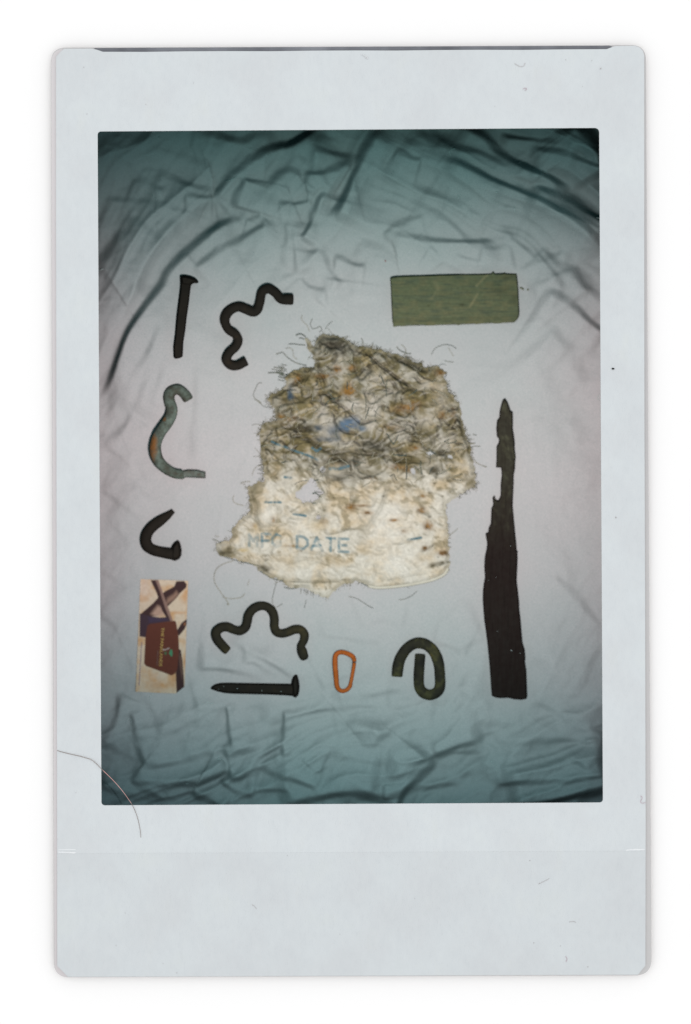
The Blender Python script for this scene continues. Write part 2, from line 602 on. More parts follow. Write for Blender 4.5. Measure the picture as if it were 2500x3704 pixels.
L5 = (350, 450, 1.724)
L6 = (1200, 440, 1.569)
folds = [
    # upper left
    ([(740, 700), (779, 723), (860, 641), (930, 589), (988, 554), (1058, 534), (1121, 496), (1175, 460)], 17, 20, 3),
    ([(374, 1468), (408, 1382), (443, 1275), (477, 1197), (537, 1115), (600, 1038), (623, 995), (675, 937), (756, 862), (814, 821), (878, 798), (905, 790)], 14, 17, 3),
    ([(690, 990), (710, 978), (791, 926), (872, 879), (930, 839), (959, 821), (971, 775)], 8, 13, 3),
    ([(860, 760), (866, 740), (878, 705), (895, 659), (900, 640)], 9, 18, 3),
    ([(884, 798), (918, 804), (953, 775)], 4, 9, 2),
    ([(1090, 880), (1098, 868), (1127, 821), (1156, 763), (1168, 711), (1172, 690)], 9, 14, 3),
    ([(1215, 810), (1219, 803), (1257, 720), (1296, 631), (1327, 567), (1366, 504), (1390, 450)], 15, 20, 2.6),
    ([(1046, 790), (1046, 900), (1050, 990)], 4, 12, 3),
    ([(1075, 800), (1075, 914), (1087, 1005)], 4, 10, 3),
    ([(1090, 640), (1098, 636), (1174, 636), (1255, 607), (1290, 598)], 7, 12, 3),
    ([(1120, 550), (1139, 554), (1185, 560), (1260, 583), (1290, 600)], 7, 12, 3),
    ([(560, 630), (594, 647), (675, 676), (756, 699), (785, 715)], 5, 12, 3),
    ([(470, 660), (520, 680), (600, 700)], 4, 14, 3),
    ([(660, 718), (675, 720), (779, 723)], 5, 10, 3),
    ([(350, 730), (500, 742), (640, 770), (760, 800)], 3.5, 12, 4),
    ([(680, 520), (698, 514), (756, 502), (872, 525), (947, 508), (1017, 520)], 8, 18, 3),
    ([(450, 600), (560, 560), (660, 590), (760, 610)], 4, 18, 3),
    ([(340, 975), (365, 956), (408, 930), (451, 866), (477, 844), (520, 790)], 5, 22, 3),
    ([(350, 1310), (365, 1296), (417, 1188), (477, 1081), (520, 1010)], 4, 18, 4),
    ([(440, 1500), (460, 1468), (494, 1382), (537, 1296), (580, 1210), (620, 1120)], 4.5, 16, 3.5),
    ([(560, 1480), (590, 1380), (620, 1290)], 2.5, 16, 3),
    ([(390, 1640), (450, 1560), (500, 1500)], 3, 14, 4),
    ([(980, 690), (1010, 650), (1060, 630), (1110, 680), (1150, 720)], 6, 12, 3),
    ([(1000, 745), (1080, 742), (1140, 735)], 4, 8, 3),
    ([(1000, 905), (1100, 915), (1200, 925)], 2, 8, 3),
    ([(1060, 560), (1100, 600), (1160, 650), (1180, 690)], 4, 14, 3),
    ([(1070, 1000), (1110, 1040), (1160, 1060), (1190, 1060)], 3, 9, 3),
    ([(1130, 890), (1160, 930), (1190, 990), (1240, 1040)], 3.5, 10, 3),
    ([(1200, 940), (1225, 944), (1276, 963), (1330, 972)], 4, 9, 3),
    ([(330, 1070), (420, 930), (520, 820), (640, 740), (760, 690)], 7, 30, 2.2),
    ([(335, 1240), (400, 1100), (480, 970), (580, 860), (680, 790)], 6, 26, 2.2),
    ([(350, 900), (400, 800), (480, 700), (600, 620)], 6, 34, 2.2),
    ([(400, 1560), (450, 1390), (540, 1220), (640, 1090), (740, 1010)], 5, 22, 2.6),
    ([(500, 1520), (560, 1340), (640, 1180), (700, 1090)], 3.5, 20, 3),
    ([(730, 1150), (722, 1400), (724, 1700)], 2.2, 16, 3, 1),
    ([(1180, 480), (1160, 600), (1110, 700)], 5, 26, 2.4),
    ([(1330, 860), (1300, 980), (1290, 1100)], 3, 20, 3), ([(1150, 1100), (1190, 1050), (1200, 1000)], 3, 16, 3),
    ([(1420, 500), (1560, 560), (1700, 640), (1840, 720)], 6, 30, 2.6), ([(1480, 700), (1640, 760), (1800, 800), (1960, 880)], 5, 28, 2.6),
    ([(2020, 900), (2060, 1000), (2120, 1080)], 5, 24, 2.6), ([(1960, 1200), (2040, 1290), (2110, 1420)], 3.5, 30, 3),
    ([(1880, 1260), (1960, 1400), (2010, 1560)], 2, 34, 3), ([(2040, 1500), (2100, 1640), (2130, 1800)], 2.5, 30, 3),
    ([(1990, 2080), (2080, 2180), (2170, 2280)], 3, 14, 3), ([(1880, 2300), (1990, 2400), (2140, 2480)], 3, 28, 3),
    ([(370, 2250), (430, 2180), (520, 2140)], 3, 26, 3), ([(380, 1800), (440, 1720), (500, 1690)], 3, 26, 3),
    ([(1150, 2480), (1230, 2440), (1290, 2420)], 2.5, 16, 3), ([(1290, 2260), (1380, 2230), (1480, 2240)], 2.2, 16, 3), ([(1640, 2180), (1700, 2240), (1740, 2330)], 2, 18, 3),
    ([(700, 2560), (760, 2545), (860, 2550)], 2.5, 16, 3), ([(1500, 2640), (1640, 2650), (1800, 2620)], 3, 24, 3),
    ([(1650, 2480), (1760, 2520), (1860, 2540)], 3, 22, 3), ([(560, 2640), (660, 2600), (800, 2590)], 3, 26, 3),
    # upper right
    ([(1640, 440), (1678, 472), (1742, 510), (1786, 555), (1837, 587), (1901, 618), (1965, 644), (2016, 676), (2060, 715)], 15, 18, 3),
    ([(1560, 585), (1582, 590), (1646, 599), (1710, 625), (1774, 657), (1869, 695), (1952, 733), (2016, 771), (2092, 822), (2156, 886), (2200, 940)], 11, 15, 3.2),
    ([(1915, 670), (1927, 679), (1997, 714), (2060, 740), (2124, 778), (2220, 830)], 13, 17, 3),
    ([(1800, 498), (1837, 504), (1933, 516), (2029, 529), (2110, 540)], 9, 14, 3),
    ([(1915, 542), (1933, 548), (2029, 567), (2092, 587), (2200, 625)], 9, 15, 3),
    ([(2060, 440), (2080, 472), (2124, 516), (2150, 567), (2190, 640)], 16, 24, 2.5),
    ([(1470, 470), (1493, 485), (1557, 523), (1646, 548), (1723, 561), (1805, 599), (1850, 630)], 7, 14, 3.5),
    ([(1420, 552), (1436, 561), (1474, 577), (1530, 594)], 6, 12, 2.5),
    ([(1395, 875), (1423, 861), (1487, 872), (1557, 880), (1710, 883), (1820, 883)], 7, 11, 3.5),
    ([(1380, 860), (1440, 825), (1500, 802), (1545, 790)], 4, 11, 3),
    ([(1425, 665), (1442, 682), (1519, 746), (1614, 810), (1697, 880)], 4, 13, 3.5),
    ([(1560, 640), (1650, 700), (1700, 760)], 3, 20, 3.5),
    ([(1800, 830), (1837, 861), (1901, 912), (1952, 963), (1990, 1010), (2012, 1034), (2060, 1060)], 5, 13, 3.5),
    ([(1960, 1050), (1977, 1060), (2029, 1099), (2081, 1133), (2124, 1168), (2200, 1230)], 8, 14, 3.2),
    ([(2050, 960), (2072, 1000), (2107, 1043), (2141, 1077), (2200, 1130)], 5, 16, 3),
    ([(1630, 925), (1646, 931), (1710, 950), (1786, 982), (1820, 1000)], 3, 10, 3),
    ([(1540, 905), (1570, 925), (1600, 960)], 2.5, 10, 3),
    ([(1730, 900), (1800, 910), (1860, 900)], 3, 12, 3),
    ([(1950, 900), (2010, 960), (2040, 1010)], 3, 14, 3),
    ([(1910, 1150), (1990, 1210), (2060, 1290)], 2, 20, 3),
    # left and right middle
    ([(380, 1900), (450, 1830), (520, 1760)], 2, 20, 3), ([(360, 2080), (420, 2000), (500, 1960)], 2, 22, 3),
    ([(1900, 1500), (2000, 1600), (2080, 1720)], 1.5, 30, 3), ([(1880, 1900), (1990, 2010), (2100, 2150)], 1.5, 30, 3),
    # lower left
    ([(700, 2405), (720, 2408), (804, 2413), (874, 2422), (916, 2436), (970, 2470)], 5, 11, 3.5),
    ([(830, 2300), (855, 2315), (916, 2352), (1000, 2402), (1051, 2438), (1130, 2490)], 3.5, 10, 3.5),
    ([(870, 2390), (930, 2395), (1020, 2450)], 2.5, 9, 3),
    ([(820, 2540), (826, 2567), (835, 2630), (846, 2710)], 5, 7, 3),
    ([(475, 2560), (483, 2584), (501, 2642), (530, 2758), (535, 2775)], 4.5, 11, 3),
    ([(500, 2775), (536, 2764), (640, 2747), (756, 2706), (907, 2700), (960, 2690)], 6, 14, 3),
    ([(470, 2826), (489, 2822), (640, 2816), (710, 2822), (800, 2790), (845, 2760)], 8, 12, 2.8),
    ([(585, 2895), (599, 2886), (675, 2851), (756, 2805), (840, 2765)], 7, 13, 2.5),
    ([(470, 2805), (483, 2816), (541, 2851), (610, 2892)], 5, 11, 3),
    ([(805, 2690), (814, 2700), (831, 2741), (845, 2830)], 5, 9, 3),
    ([(835, 2835), (849, 2822), (930, 2741), (1035, 2675)], 7, 10, 3),
    ([(1034, 2560), (1034, 2650), (1030, 2750)], 5, 8, 3),
    ([(930, 2740), (942, 2747), (1000, 2787), (1075, 2816), (1170, 2845)], 6, 12, 3),
    ([(690, 2850), (698, 2857), (756, 2880), (820, 2925)], 8, 12, 3),
    ([(795, 2812), (808, 2822), (843, 2845), (930, 2870)], 6, 11, 3),
    ([(930, 2600), (953, 2590), (1046, 2573), (1162, 2550), (1270, 2535)], 4, 16, 3.5),
    ([(455, 2500), (443, 2520), (425, 2613), (375, 2715)], 4.5, 12, 3),
    ([(1000, 2900), (1046, 2892), (1260, 2857), (1390, 2862)], 9, 18, 3),
    ([(1090, 2740), (1130, 2770), (1170, 2790)], 3, 8, 3),
    ([(350, 2830), (430, 2850), (520, 2870), (600, 2885)], 6, 14, 3),
    ([(880, 2835), (960, 2850), (1060, 2850)], 4, 9, 3),
    ([(500, 2450), (540, 2520), (600, 2570), (700, 2580)], 2, 14, 3),
    ([(560, 2690), (640, 2670), (760, 2650)], 2, 14, 3),
    ([(1200, 2690), (1280, 2730), (1400, 2760)], 3, 14, 3),
    # lower right
    ([(1310, 2710), (1327, 2697), (1372, 2652), (1423, 2614), (1487, 2588), (1600, 2535)], 6, 18, 3.5),
    ([(1395, 2812), (1410, 2805), (1474, 2767), (1544, 2729), (1608, 2709), (1659, 2690), (1760, 2660)], 8, 11, 3),
    ([(1410, 2940), (1429, 2907), (1455, 2856), (1500, 2805), (1544, 2760), (1570, 2725)], 11, 17, 2.6),
    ([(1560, 2736), (1646, 2716), (1760, 2712)], 3, 8, 3),
    ([(1770, 2838), (1793, 2831), (1901, 2818), (2029, 2811), (2230, 2795)], 8, 11, 3),
    ([(1830, 2915), (1888, 2904), (1997, 2888), (2092, 2862), (2240, 2820)], 17, 17, 3),
    ([(1180, 2898), (1276, 2875), (1385, 2862), (1500, 2840), (1700, 2820)], 6, 14, 3),
    ([(1393, 2835), (1396, 2860), (1398, 2895)], 4, 8, 2),
    ([(1740, 2675), (1761, 2671), (1837, 2665), (2029, 2665), (2200, 2682)], 4, 13, 4),
    ([(2110, 2790), (2124, 2767), (2156, 2716), (2185, 2640)], 6, 15, 3),
    ([(1900, 2505), (1933, 2518), (2029, 2569), (2092, 2601), (2220, 2630)], 4, 18, 3.5),
    ([(1220, 2560), (1300, 2545), (1420, 2550)], 3, 12, 3), ([(1200, 2640), (1300, 2630), (1380, 2640)], 2.5, 14, 3),
    ([(1650, 2800), (1760, 2760), (1820, 2720)], 3, 16, 3), ([(1640, 2560), (1760, 2600), (1900, 2610)], 2.5, 18, 3),
    ([(1140, 2290), (1250, 2300), (1400, 2315)], 1.8, 10, 3), ([(1560, 2310), (1640, 2330), (1700, 2360)], 2.2, 12, 3),
    ([(1200, 2520), (1350, 2500), (1450, 2470)], 2, 14, 3),
]
for fd in folds:
    fold(*fd)
edge = np.clip((np.hypot((X - 1300) / 1000, (Y - 1650) / 1000) - .55) / .6, 0, 1)
# directional crinkles near the head and foot of the sheet
cr = ridged(X / 210, Y / 150, 4, 11)
cr2 = ridged((X + Y * .6) / 120, (Y - X * .5) / 300, 3, 31)
HT += edge * (cr * .0045 + cr2 * .003)
WXs = X + 60 * fbm(X / 300, Y / 300, 2, 401)
WYs = Y + 60 * fbm(X / 300, Y / 300, 2, 402)
lw = 1 / (1 + np.exp((X - 1250) / 90))
dl = ridged((WXs * .8 + WYs * .6) / 210, (WXs * -.6 + WYs * .8) / 900, 2, 61)
dr = ridged((WXs * -.5 + WYs * .85) / 200, (WXs * .85 + WYs * .5) / 900, 2, 62)
dl2 = ridged((WXs * .8 + WYs * .6) / 90, (WXs * -.6 + WYs * .8) / 420, 2, 63)
dr2 = ridged((WXs * -.5 + WYs * .85) / 90, (WXs * .85 + WYs * .5) / 420, 2, 64)
tp_ = np.clip((1060 - Y + np.abs(X - 1300) * .28) / 520, 0, 1) ** .8
HT += tp_ * (lw * (dl * .026 + dl2 * .005) + (1 - lw) * (dr * .026 + dr2 * .005))
bt_ = np.clip((Y - 2430) / 260, 0, 1)
db = ridged((WXs * .35 + WYs * .93) / 150, (WXs * .93 - WYs * .35) / 600, 3, 66)
HT += bt_ * (db * .018)
HT += fbm(X / 260, Y / 260, 3, 3) * .0022 + fbm(X / 60, Y / 60, 3, 5) * .0005
HT += (ridged(WXs / 150 + 3, WYs / 240, 3, 41) - .3) * .0013
# the cloth lies flat under the heavier finds
for (x0, y0, x1, y1, r_) in ((1465, 1085, 1830, 1080, 88), (595, 2170, 582, 2440, 100), (1825, 1460, 1832, 1950, 45), (1830, 1950, 1840, 2500, 72),
                             (655, 1020, 640, 1290, 30), (775, 2490, 1075, 2490, 36), (600, 1900, 600, 1980, 80), (940, 2230, 940, 2300, 40)):
    ax, ay = x1 - x0, y1 - y0
    tt = np.clip(((X - x0) * ax + (Y - y0) * ay) / (ax * ax + ay * ay), 0, 1)
    d = np.hypot(X - x0 - tt * ax, Y - y0 - tt * ay)
    k = 1 / (1 + np.exp((d - r_ - 12) / 14))
    HT = HT * (1 - k) + k * float(np.percentile(HT[d < r_], 40))
CLOTH_Z = ZC + HT


def cloth_z(px, py):
    i = int(np.clip(round((py - GY[0]) / 5), 0, len(GY) - 1))
    j = int(np.clip(round((px - GX[0]) / 5), 0, len(GX) - 1))
    return float(CLOTH_Z[i, j])


def quads(ny, nx):
    i = np.arange(ny * nx).reshape(ny, nx)
    return np.stack([i[:-1, :-1].ravel(), i[1:, :-1].ravel(), i[1:, 1:].ravel(), i[:-1, 1:].ravel()], 1)


def fastmesh(name, V, Q, mat, parent=None, colors=None):
    me = bpy.data.meshes.new(name)
    me.vertices.add(len(V))
    me.vertices.foreach_set('co', np.asarray(V, np.float32).ravel())
    k = Q.shape[1]
    me.loops.add(Q.size)
    me.loops.foreach_set('vertex_index', Q.astype(np.int32).ravel())
    me.polygons.add(len(Q))
    me.polygons.foreach_set('loop_start', np.arange(0, Q.size, k, dtype=np.int32))
    me.update(calc_edges=True)
    me.validate()
    if colors is not None:
        at = me.color_attributes.new("Col", 'FLOAT_COLOR', 'POINT')
        c4 = np.ones((len(V), 4), np.float32)
        c4[:, :3] = colors
        at.data.foreach_set('color', c4.ravel())
    return link(name, me, mat, parent, True)


def grid_world(X, Y, Z):
    k = S * (H - Z) / H
    return np.stack([(X - CX) * k, (CY - Y) * k, Z], -1).reshape(-1, 3)


sheet = fastmesh("bed_sheet", grid_world(X, Y, CLOTH_Z), quads(*X.shape), m_sheet)
tag(sheet, "pale grey-green wrinkled bed sheet spread under all the found objects", "bed sheet")


# ------------------------------------------------------------------ relief solids (an outline given real thickness)
def poly_dist(poly, x, y):
    """distance to polygon edge, inside flag, nearest point"""
    p = np.array(poly, float)
    n = len(p)
    be = np.full(x.shape, 1e9)
    nx_, ny_ = np.zeros(x.shape), np.zeros(x.shape)
    ins = np.zeros(x.shape, bool)
    for i in range(n):
        a, b_ = p[i], p[(i + 1) % n]
        e = b_ - a
        l2 = e @ e + 1e-12
        tt = np.clip(((x - a[0]) * e[0] + (y - a[1]) * e[1]) / l2, 0, 1)
        qx_, qy_ = a[0] + tt * e[0], a[1] + tt * e[1]
        d = np.hypot(x - qx_, y - qy_)
        m_ = d < be
        be = np.where(m_, d, be)
        nx_ = np.where(m_, qx_, nx_)
        ny_ = np.where(m_, qy_, ny_)
        if abs(e[1]) > 1e-9:
            c_ = ((a[1] > y) != (b_[1] > y)) & (x < (b_[0] - a[0]) * (y - a[1]) / (b_[1] - a[1]) + a[0])
            ins ^= c_
    return be, ins, nx_, ny_


def relief(name, poly, res, zbase, prof, mat, parent=None, colorfn=None, holes=(), dispmask=None):
    """closed-sided solid: prof(x, y, d) gives the height in m above zbase, d = px from the edge"""
    p = np.array(poly)
    gx = np.arange(p[:, 0].min() - res, p[:, 0].max() + 2 * res, res)
    gy = np.arange(p[:, 1].min() - res, p[:, 1].max() + 2 * res, res)
    x, y = np.meshgrid(gx, gy)
    d, ins, qx_, qy_ = poly_dist(poly, x, y)
    for h in holes:
        d2, in2, q2x, q2y = poly_dist(h, x, y)
        near = (d2 < d)
        ins = ins & ~in2
        qx_ = np.where(near, q2x, qx_)
        qy_ = np.where(near, q2y, qy_)
        d = np.where(near, d2, d)
    Q = quads(*x.shape)
    cnt = ins.ravel()[Q].sum(1)
    Q = Q[cnt >= 2]
    out_ = ~ins
    x = np.where(out_, qx_, x)
    y = np.where(out_, qy_, y)
    dd = np.where(out_, 0, d)
    hgt = prof(x, y, dd)
    Z = (zbase(x, y) if callable(zbase) else zbase) + hgt
    V = grid_world(x, y, Z)
    C = colorfn(x, y, dd).reshape(-1, 3) if colorfn else None
    used = np.unique(Q)
    rm = -np.ones(len(V), int)
    rm[used] = np.arange(len(used))
    V = V[used]
    Q = rm[Q]
    if C is not None:
        C = C[used]
    return fastmesh(name, V, Q, mat, parent, C)


def zc_arr(x, y):
    i = np.clip(((y - GY[0]) / 5).round().astype(int), 0, len(GY) - 1)
    j = np.clip(((x - GX[0]) / 5).round().astype(int), 0, len(GX) - 1)
    return CLOTH_Z[i, j]


def edgeprof(T, b, nz_=.0006, sc=14, seed=1, pw=.55):
    def f(x, y, d):
        return T * np.clip(d / b, 0, 1) ** pw + (d > 0) * fbm(x / sc, y / sc, 3, seed) * nz_
    return f


# ------------------------------------------------------------------ iron rods
def rod(name, pts, rads, mat, label, cat, group=None, seg=16, jitter=.5, seed=0, parts=None, closed=False, flat=1.0, capr=.7):
    a = np.column_stack([np.array(pts, float), np.array(rads, float)])
    s = smooth(a, 6, closed)
    if closed:
        s = np.vstack([s, s[:1]])
    path, r = s[:, :2], s[:, 2]
    r = r + fbm(path[:, 0] / 14, path[:, 1] / 14, 3, seed) * jitter
    zz = np.array([zc_arr(path[:, 0], path[:, 1]).mean() * .4 + zc_arr(path[:, 0], path[:, 1]).max() * .6]) + r * S * flat * .95
    o = mesh(name, *grid_tube(path, r, zz, seg, flat, capr), mat)
    return o, path, r, zz


def R_(n, r):
    return [r] * n


iron_group = "rusted iron rods and spikes laid out round the rag"
# upper bent rod
p = zp([(1452, 380), (1400, 378), (1330, 372), (1275, 312), (1200, 268), (1135, 305), (1115, 400), (1090, 478), (1048, 508), (975, 482), (900, 455),
        (825, 477), (770, 530), (752, 605), (790, 690), (858, 738), (890, 800), (862, 870), (797, 930), (768, 1000), (810, 1055), (880, 1062), (955, 1025), (972, 1017)], 550, 950, 2.853)
r = [19.5, 20, 18, 17, 18, 17, 17, 17.5, 18, 18, 18, 18, 18.5, 17.5, 16.5, 16.5, 16.5, 16.5, 17, 17.5, 17.5, 17, 17, 17]
o, *_ = rod("bent_rod", p, r, m_iron, 0, 0, seed=1)
tag(o, "black iron rod with three bends snaking beside the upright spike, above left of the rag", "iron rod")
# green rusty hook rod
p = zp([(1038, 428), (1000, 365), (930, 295), (850, 262), (765, 295), (722, 370), (735, 470), (768, 570), (755, 680), (700, 790), (620, 905), (555, 1010), (512, 1130),
        (503, 1250), (530, 1370), (590, 1470), (680, 1550), (790, 1615), (880, 1640), (950, 1640)], 450, 1350, 4.483)
r = [19, 19.5, 19, 19, 20, 20.5, 20.5, 21, 21.5, 21.5, 21, 20.5, 20.5, 21, 21, 21, 19.5, 18, 17, 16]
hk = empty("hooked_rod", 540, 1550)
tag(hk, "green corroded iron rod with a hooked top and orange rust, at the left edge", "iron rod")
o, path, rr, zz = rod("shank", p, r, m_green, 0, 0, seed=2, jitter=.9)
o.parent = hk
# its own rust colouring runs along the outer left bend
m, t, b = newmat("rusty_verdigris")
geo = nd(t, 'ShaderNodeTexCoord')
mixn = nd(t, 'ShaderNodeMixRGB')
g1 = ramp(t, noise(t, 46, 5, .65), [(.28, alb(50, 48, 36)), (.45, alb(72, 88, 78)), (.62, alb(100, 120, 110)), (.75, alb(124, 104, 62))])
g2 = ramp(t, noise(t, 85, 5, .65), [(.3, alb(88, 72, 50)), (.5, alb(128, 88, 44)), (.62, alb(112, 84, 46)), (.8, alb(92, 84, 58))])
t.links.new(g1, mixn.inputs[1])
t.links.new(g2, mixn.inputs[2])
sx2 = nd(t, 'ShaderNodeSeparateXYZ')
t.links.new(geo.outputs['Object'], sx2.inputs[0])


def TM(t, op, a, b_=None, clamp=False):
    n = nd(t, 'ShaderNodeMath', operation=op)
    n.use_clamp = clamp
    for i, v in enumerate((a, b_)):
        if v is None:
            continue
        if isinstance(v, (int, float)):
            n.inputs[i].default_value = v
        else:
            t.links.new(v, n.inputs[i])
    return n.outputs[0]


cx_, cy_, _ = P(556, 1618, ZC)
ex = TM(t, 'POWER', TM(t, 'DIVIDE', TM(t, 'SUBTRACT', sx2.outputs[0], cx_), .0125), 2)
ey = TM(t, 'POWER', TM(t, 'DIVIDE', TM(t, 'SUBTRACT', sx2.outputs[1], cy_), .030), 2)
e1 = TM(t, 'ADD', ex, ey)
nn = noise(t, 70, 4, .6)
fac = TM(t, 'SUBTRACT', 1.75, TM(t, 'ADD', e1, TM(t, 'MULTIPLY', nn, 1.3)), True)
cx2, cy2, _ = P(601, 1520, ZC)
e2 = TM(t, 'ADD', TM(t, 'POWER', TM(t, 'DIVIDE', TM(t, 'SUBTRACT', sx2.outputs[0], cx2), .005), 2), TM(t, 'POWER', TM(t, 'DIVIDE', TM(t, 'SUBTRACT', sx2.outputs[1], cy2), .006), 2))
fac2 = TM(t, 'SUBTRACT', 1.4, TM(t, 'ADD', e2, TM(t, 'MULTIPLY', nn, 1.2)), True)
t.links.new(TM(t, 'MAXIMUM', fac, fac2), mixn.inputs[0])
t.links.new(mixn.outputs[0], b.inputs['Base Color'])
b.inputs['Roughness'].default_value = .9
b.inputs['Specular IOR Level'].default_value = .04
bump(t, b, noise(t, 130, 4), .6, .003)
o.data.materials.clear()
o.data.materials.append(m)
tang = zp([(905, 1610), (960, 1570), (1040, 1555), (1180, 1560), (1318, 1595), (1318, 1705), (1180, 1700), (1000, 1690), (930, 1725), (880, 1700)], 450, 1350, 4.483)
relief("flat_tang", tang, 1.8, cloth_z(680, 1713), edgeprof(.013, 6), m_green, hk)
# lower bent rod
p = zp([(372, 800), (345, 775), (285, 710), (232, 640), (222, 560), (285, 502), (370, 492), (450, 525), (530, 540), (597, 500), (622, 430), (640, 340), (700, 260),
        (795, 220), (885, 235), (950, 300), (974, 390), (972, 480), (1000, 552), (1070, 576), (1150, 558), (1235, 525), (1312, 528), (1360, 585), (1355, 660), (1318, 738),
        (1332, 810), (1358, 885), (1368, 912)], 720, 2130, 3.566)
r = [16, 17, 17, 17.5, 17.5, 17, 17, 16.5, 16.5, 16.5, 16.5, 16.5, 16.5, 16, 16, 16.5, 16, 16, 16.5, 16, 16, 16.5, 16, 16, 15, 15, 18, 16, 10]
o, *_ = rod("bent_rod", p, r, m_iron2, 0, 0, seed=3)
tag(o, "dark iron rod bent into a crown shape above the lying spike, below the rag", "iron rod")
# rail clip
p = zp([(848, 488), (852, 440), (862, 370), (888, 290), (942, 208), (1010, 155), (1080, 136), (1160, 155), (1232, 215), (1275, 295), (1298, 385), (1306, 480),
        (1309, 580), (1290, 645), (1240, 682), (1185, 690), (1122, 662), (1086, 600), (1080, 500), (1086, 400), (1096, 262)], 1150, 2280, 2.96)
r = [20, 20.5, 20.5, 20, 19.5, 19.5, 20, 20, 20, 20, 19.5, 19.5, 19.5, 19.5, 19.5, 19.5, 19.5, 19, 19, 19, 19]
o, *_ = rod("rail_clip", p, r, m_iron3, 0, 0, seed=4, capr=.8)
tag(o, "thick dark curled iron rail clip beside the long shard, right of the orange carabiner", "rail clip")
# bent spike
bs = empty("bent_spike", 600, 1930)
tag(bs, "black spike bent into a hook with its head at the lower right, above the card", "iron spike")
p = zp([(925, 252), (860, 305), (800, 352), (660, 450), (520, 560), (432, 680), (405, 810), (450, 925), (560, 995), (720, 1035), (870, 1060), (960, 1070)], 450, 1800, 5.23)
r = [9, 12, 15, 19, 20, 20, 20.5, 20.5, 20, 20, 21, 21]
o, *_ = rod("shank", p, r, m_iron, 0, 0, seed=5, jitter=.6)
o.parent = bs
hd = zp([(880, 945), (905, 890), (950, 835), (1015, 795), (1050, 835), (1072, 910), (1088, 1000), (1080, 1090), (1045, 1160), (960, 1198), (890, 1180), (860, 1120)], 450, 1800, 5.23)
relief("head", hd, 1.6, cloth_z(640, 2000), edgeprof(.023, 12, seed=3), m_iron, bs)

# straight spikes
sp = empty("straight_spike", 650, 1150)
tag(sp, "black railway spike standing upright in the picture, upper left, its head at the top", "iron spike")
sh = zp([(290, 190), (410, 190), (402, 240), (395, 300), (380, 430), (360, 560), (345, 700), (325, 820), (318, 970), (290, 985), (240, 995), (222, 975), (218, 870),
         (235, 740), (250, 560), (270, 400), (288, 260)], 550, 950, 2.853)
relief("shank", sh, 2, cloth_z(640, 1150), edgeprof(.018, 7, seed=5), m_iron, sp)
hd = zp([(286, 140), (305, 128), (345, 126), (400, 138), (450, 160), (478, 188), (480, 205), (465, 214), (435, 212), (412, 225), (398, 245), (300, 240), (290, 200)], 550, 950, 2.853)
relief("head", hd, 1.6, cloth_z(660, 1010), edgeprof(.026, 11, seed=6), m_iron, sp)
sp = empty("lying_spike", 930, 2480)
tag(sp, "black railway spike lying sideways with its point left, below the crown-shaped rod", "iron spike")
sh = zp([(145, 1285), (165, 1255), (200, 1230), (270, 1211), (380, 1208), (600, 1212), (900, 1217), (1230, 1222), (1235, 1388), (1150, 1378), (900, 1366), (600, 1358), (420, 1354),
         (320, 1344), (230, 1322), (175, 1303)], 720, 2130, 3.566)
relief("shank", sh, 2, cloth_z(930, 2490), edgeprof(.018, 8, seed=7), m_iron, sp)
hd = zp([(1185, 1222), (1195, 1165), (1218, 1118), (1248, 1099), (1272, 1110), (1290, 1180), (1300, 1260), (1296, 1320), (1280, 1375), (1250, 1406), (1222, 1395), (1195, 1375)], 720, 2130, 3.566)
relief("head", hd, 1.6, cloth_z(1070, 2480), edgeprof(.026, 11, seed=8), m_iron, sp)

# ------------------------------------------------------------------ carabiner
cb = empty("carabiner", 1245, 2430)
tag(cb, "small scratched orange carabiner between the lying spike and the rail clip", "carabiner")
loop = zp([(393, 332), (385, 300), (365, 275), (320, 250), (262, 234), (215, 243), (190, 275), (184, 330), (187, 400), (195, 500), (204, 590), (225, 632), (262, 650), (308, 638),
           (340, 605), (352, 570)], 1150, 2280, 2.96)
o, path, rr, zz = rod("body", loop, [7.4, 8.2, 8.8, 9, 8.6, 8.8, 9.2, 9.6, 9.6, 9.4, 9, 8.2, 7.8, 7.6, 7.4, 7.2], m_orange, 0, 0, seg=12, jitter=.25, seed=8)
o.parent = cb
gate = zp([(352, 566), (362, 520), (374, 450), (386, 385), (390, 350)], 1150, 2280, 2.96)
s_ = smooth(gate, 5)
mesh("gate", *grid_tube(s_, 6.6, float(zz[0]) - .0002, 12), m_orange, cb)
for c in ((391, 341), (353, 567)):
    q_ = zp([(c[0] - 1, c[1] - 5), (c[0], c[1]), (c[0] + 1, c[1] + 5)], 1150, 2280, 2.96)
    mesh("hinge_joint", *grid_tube(q_, 6.6 if c[0] > 380 else 5.6, float(zz[0]), 12), m_joint, cb)

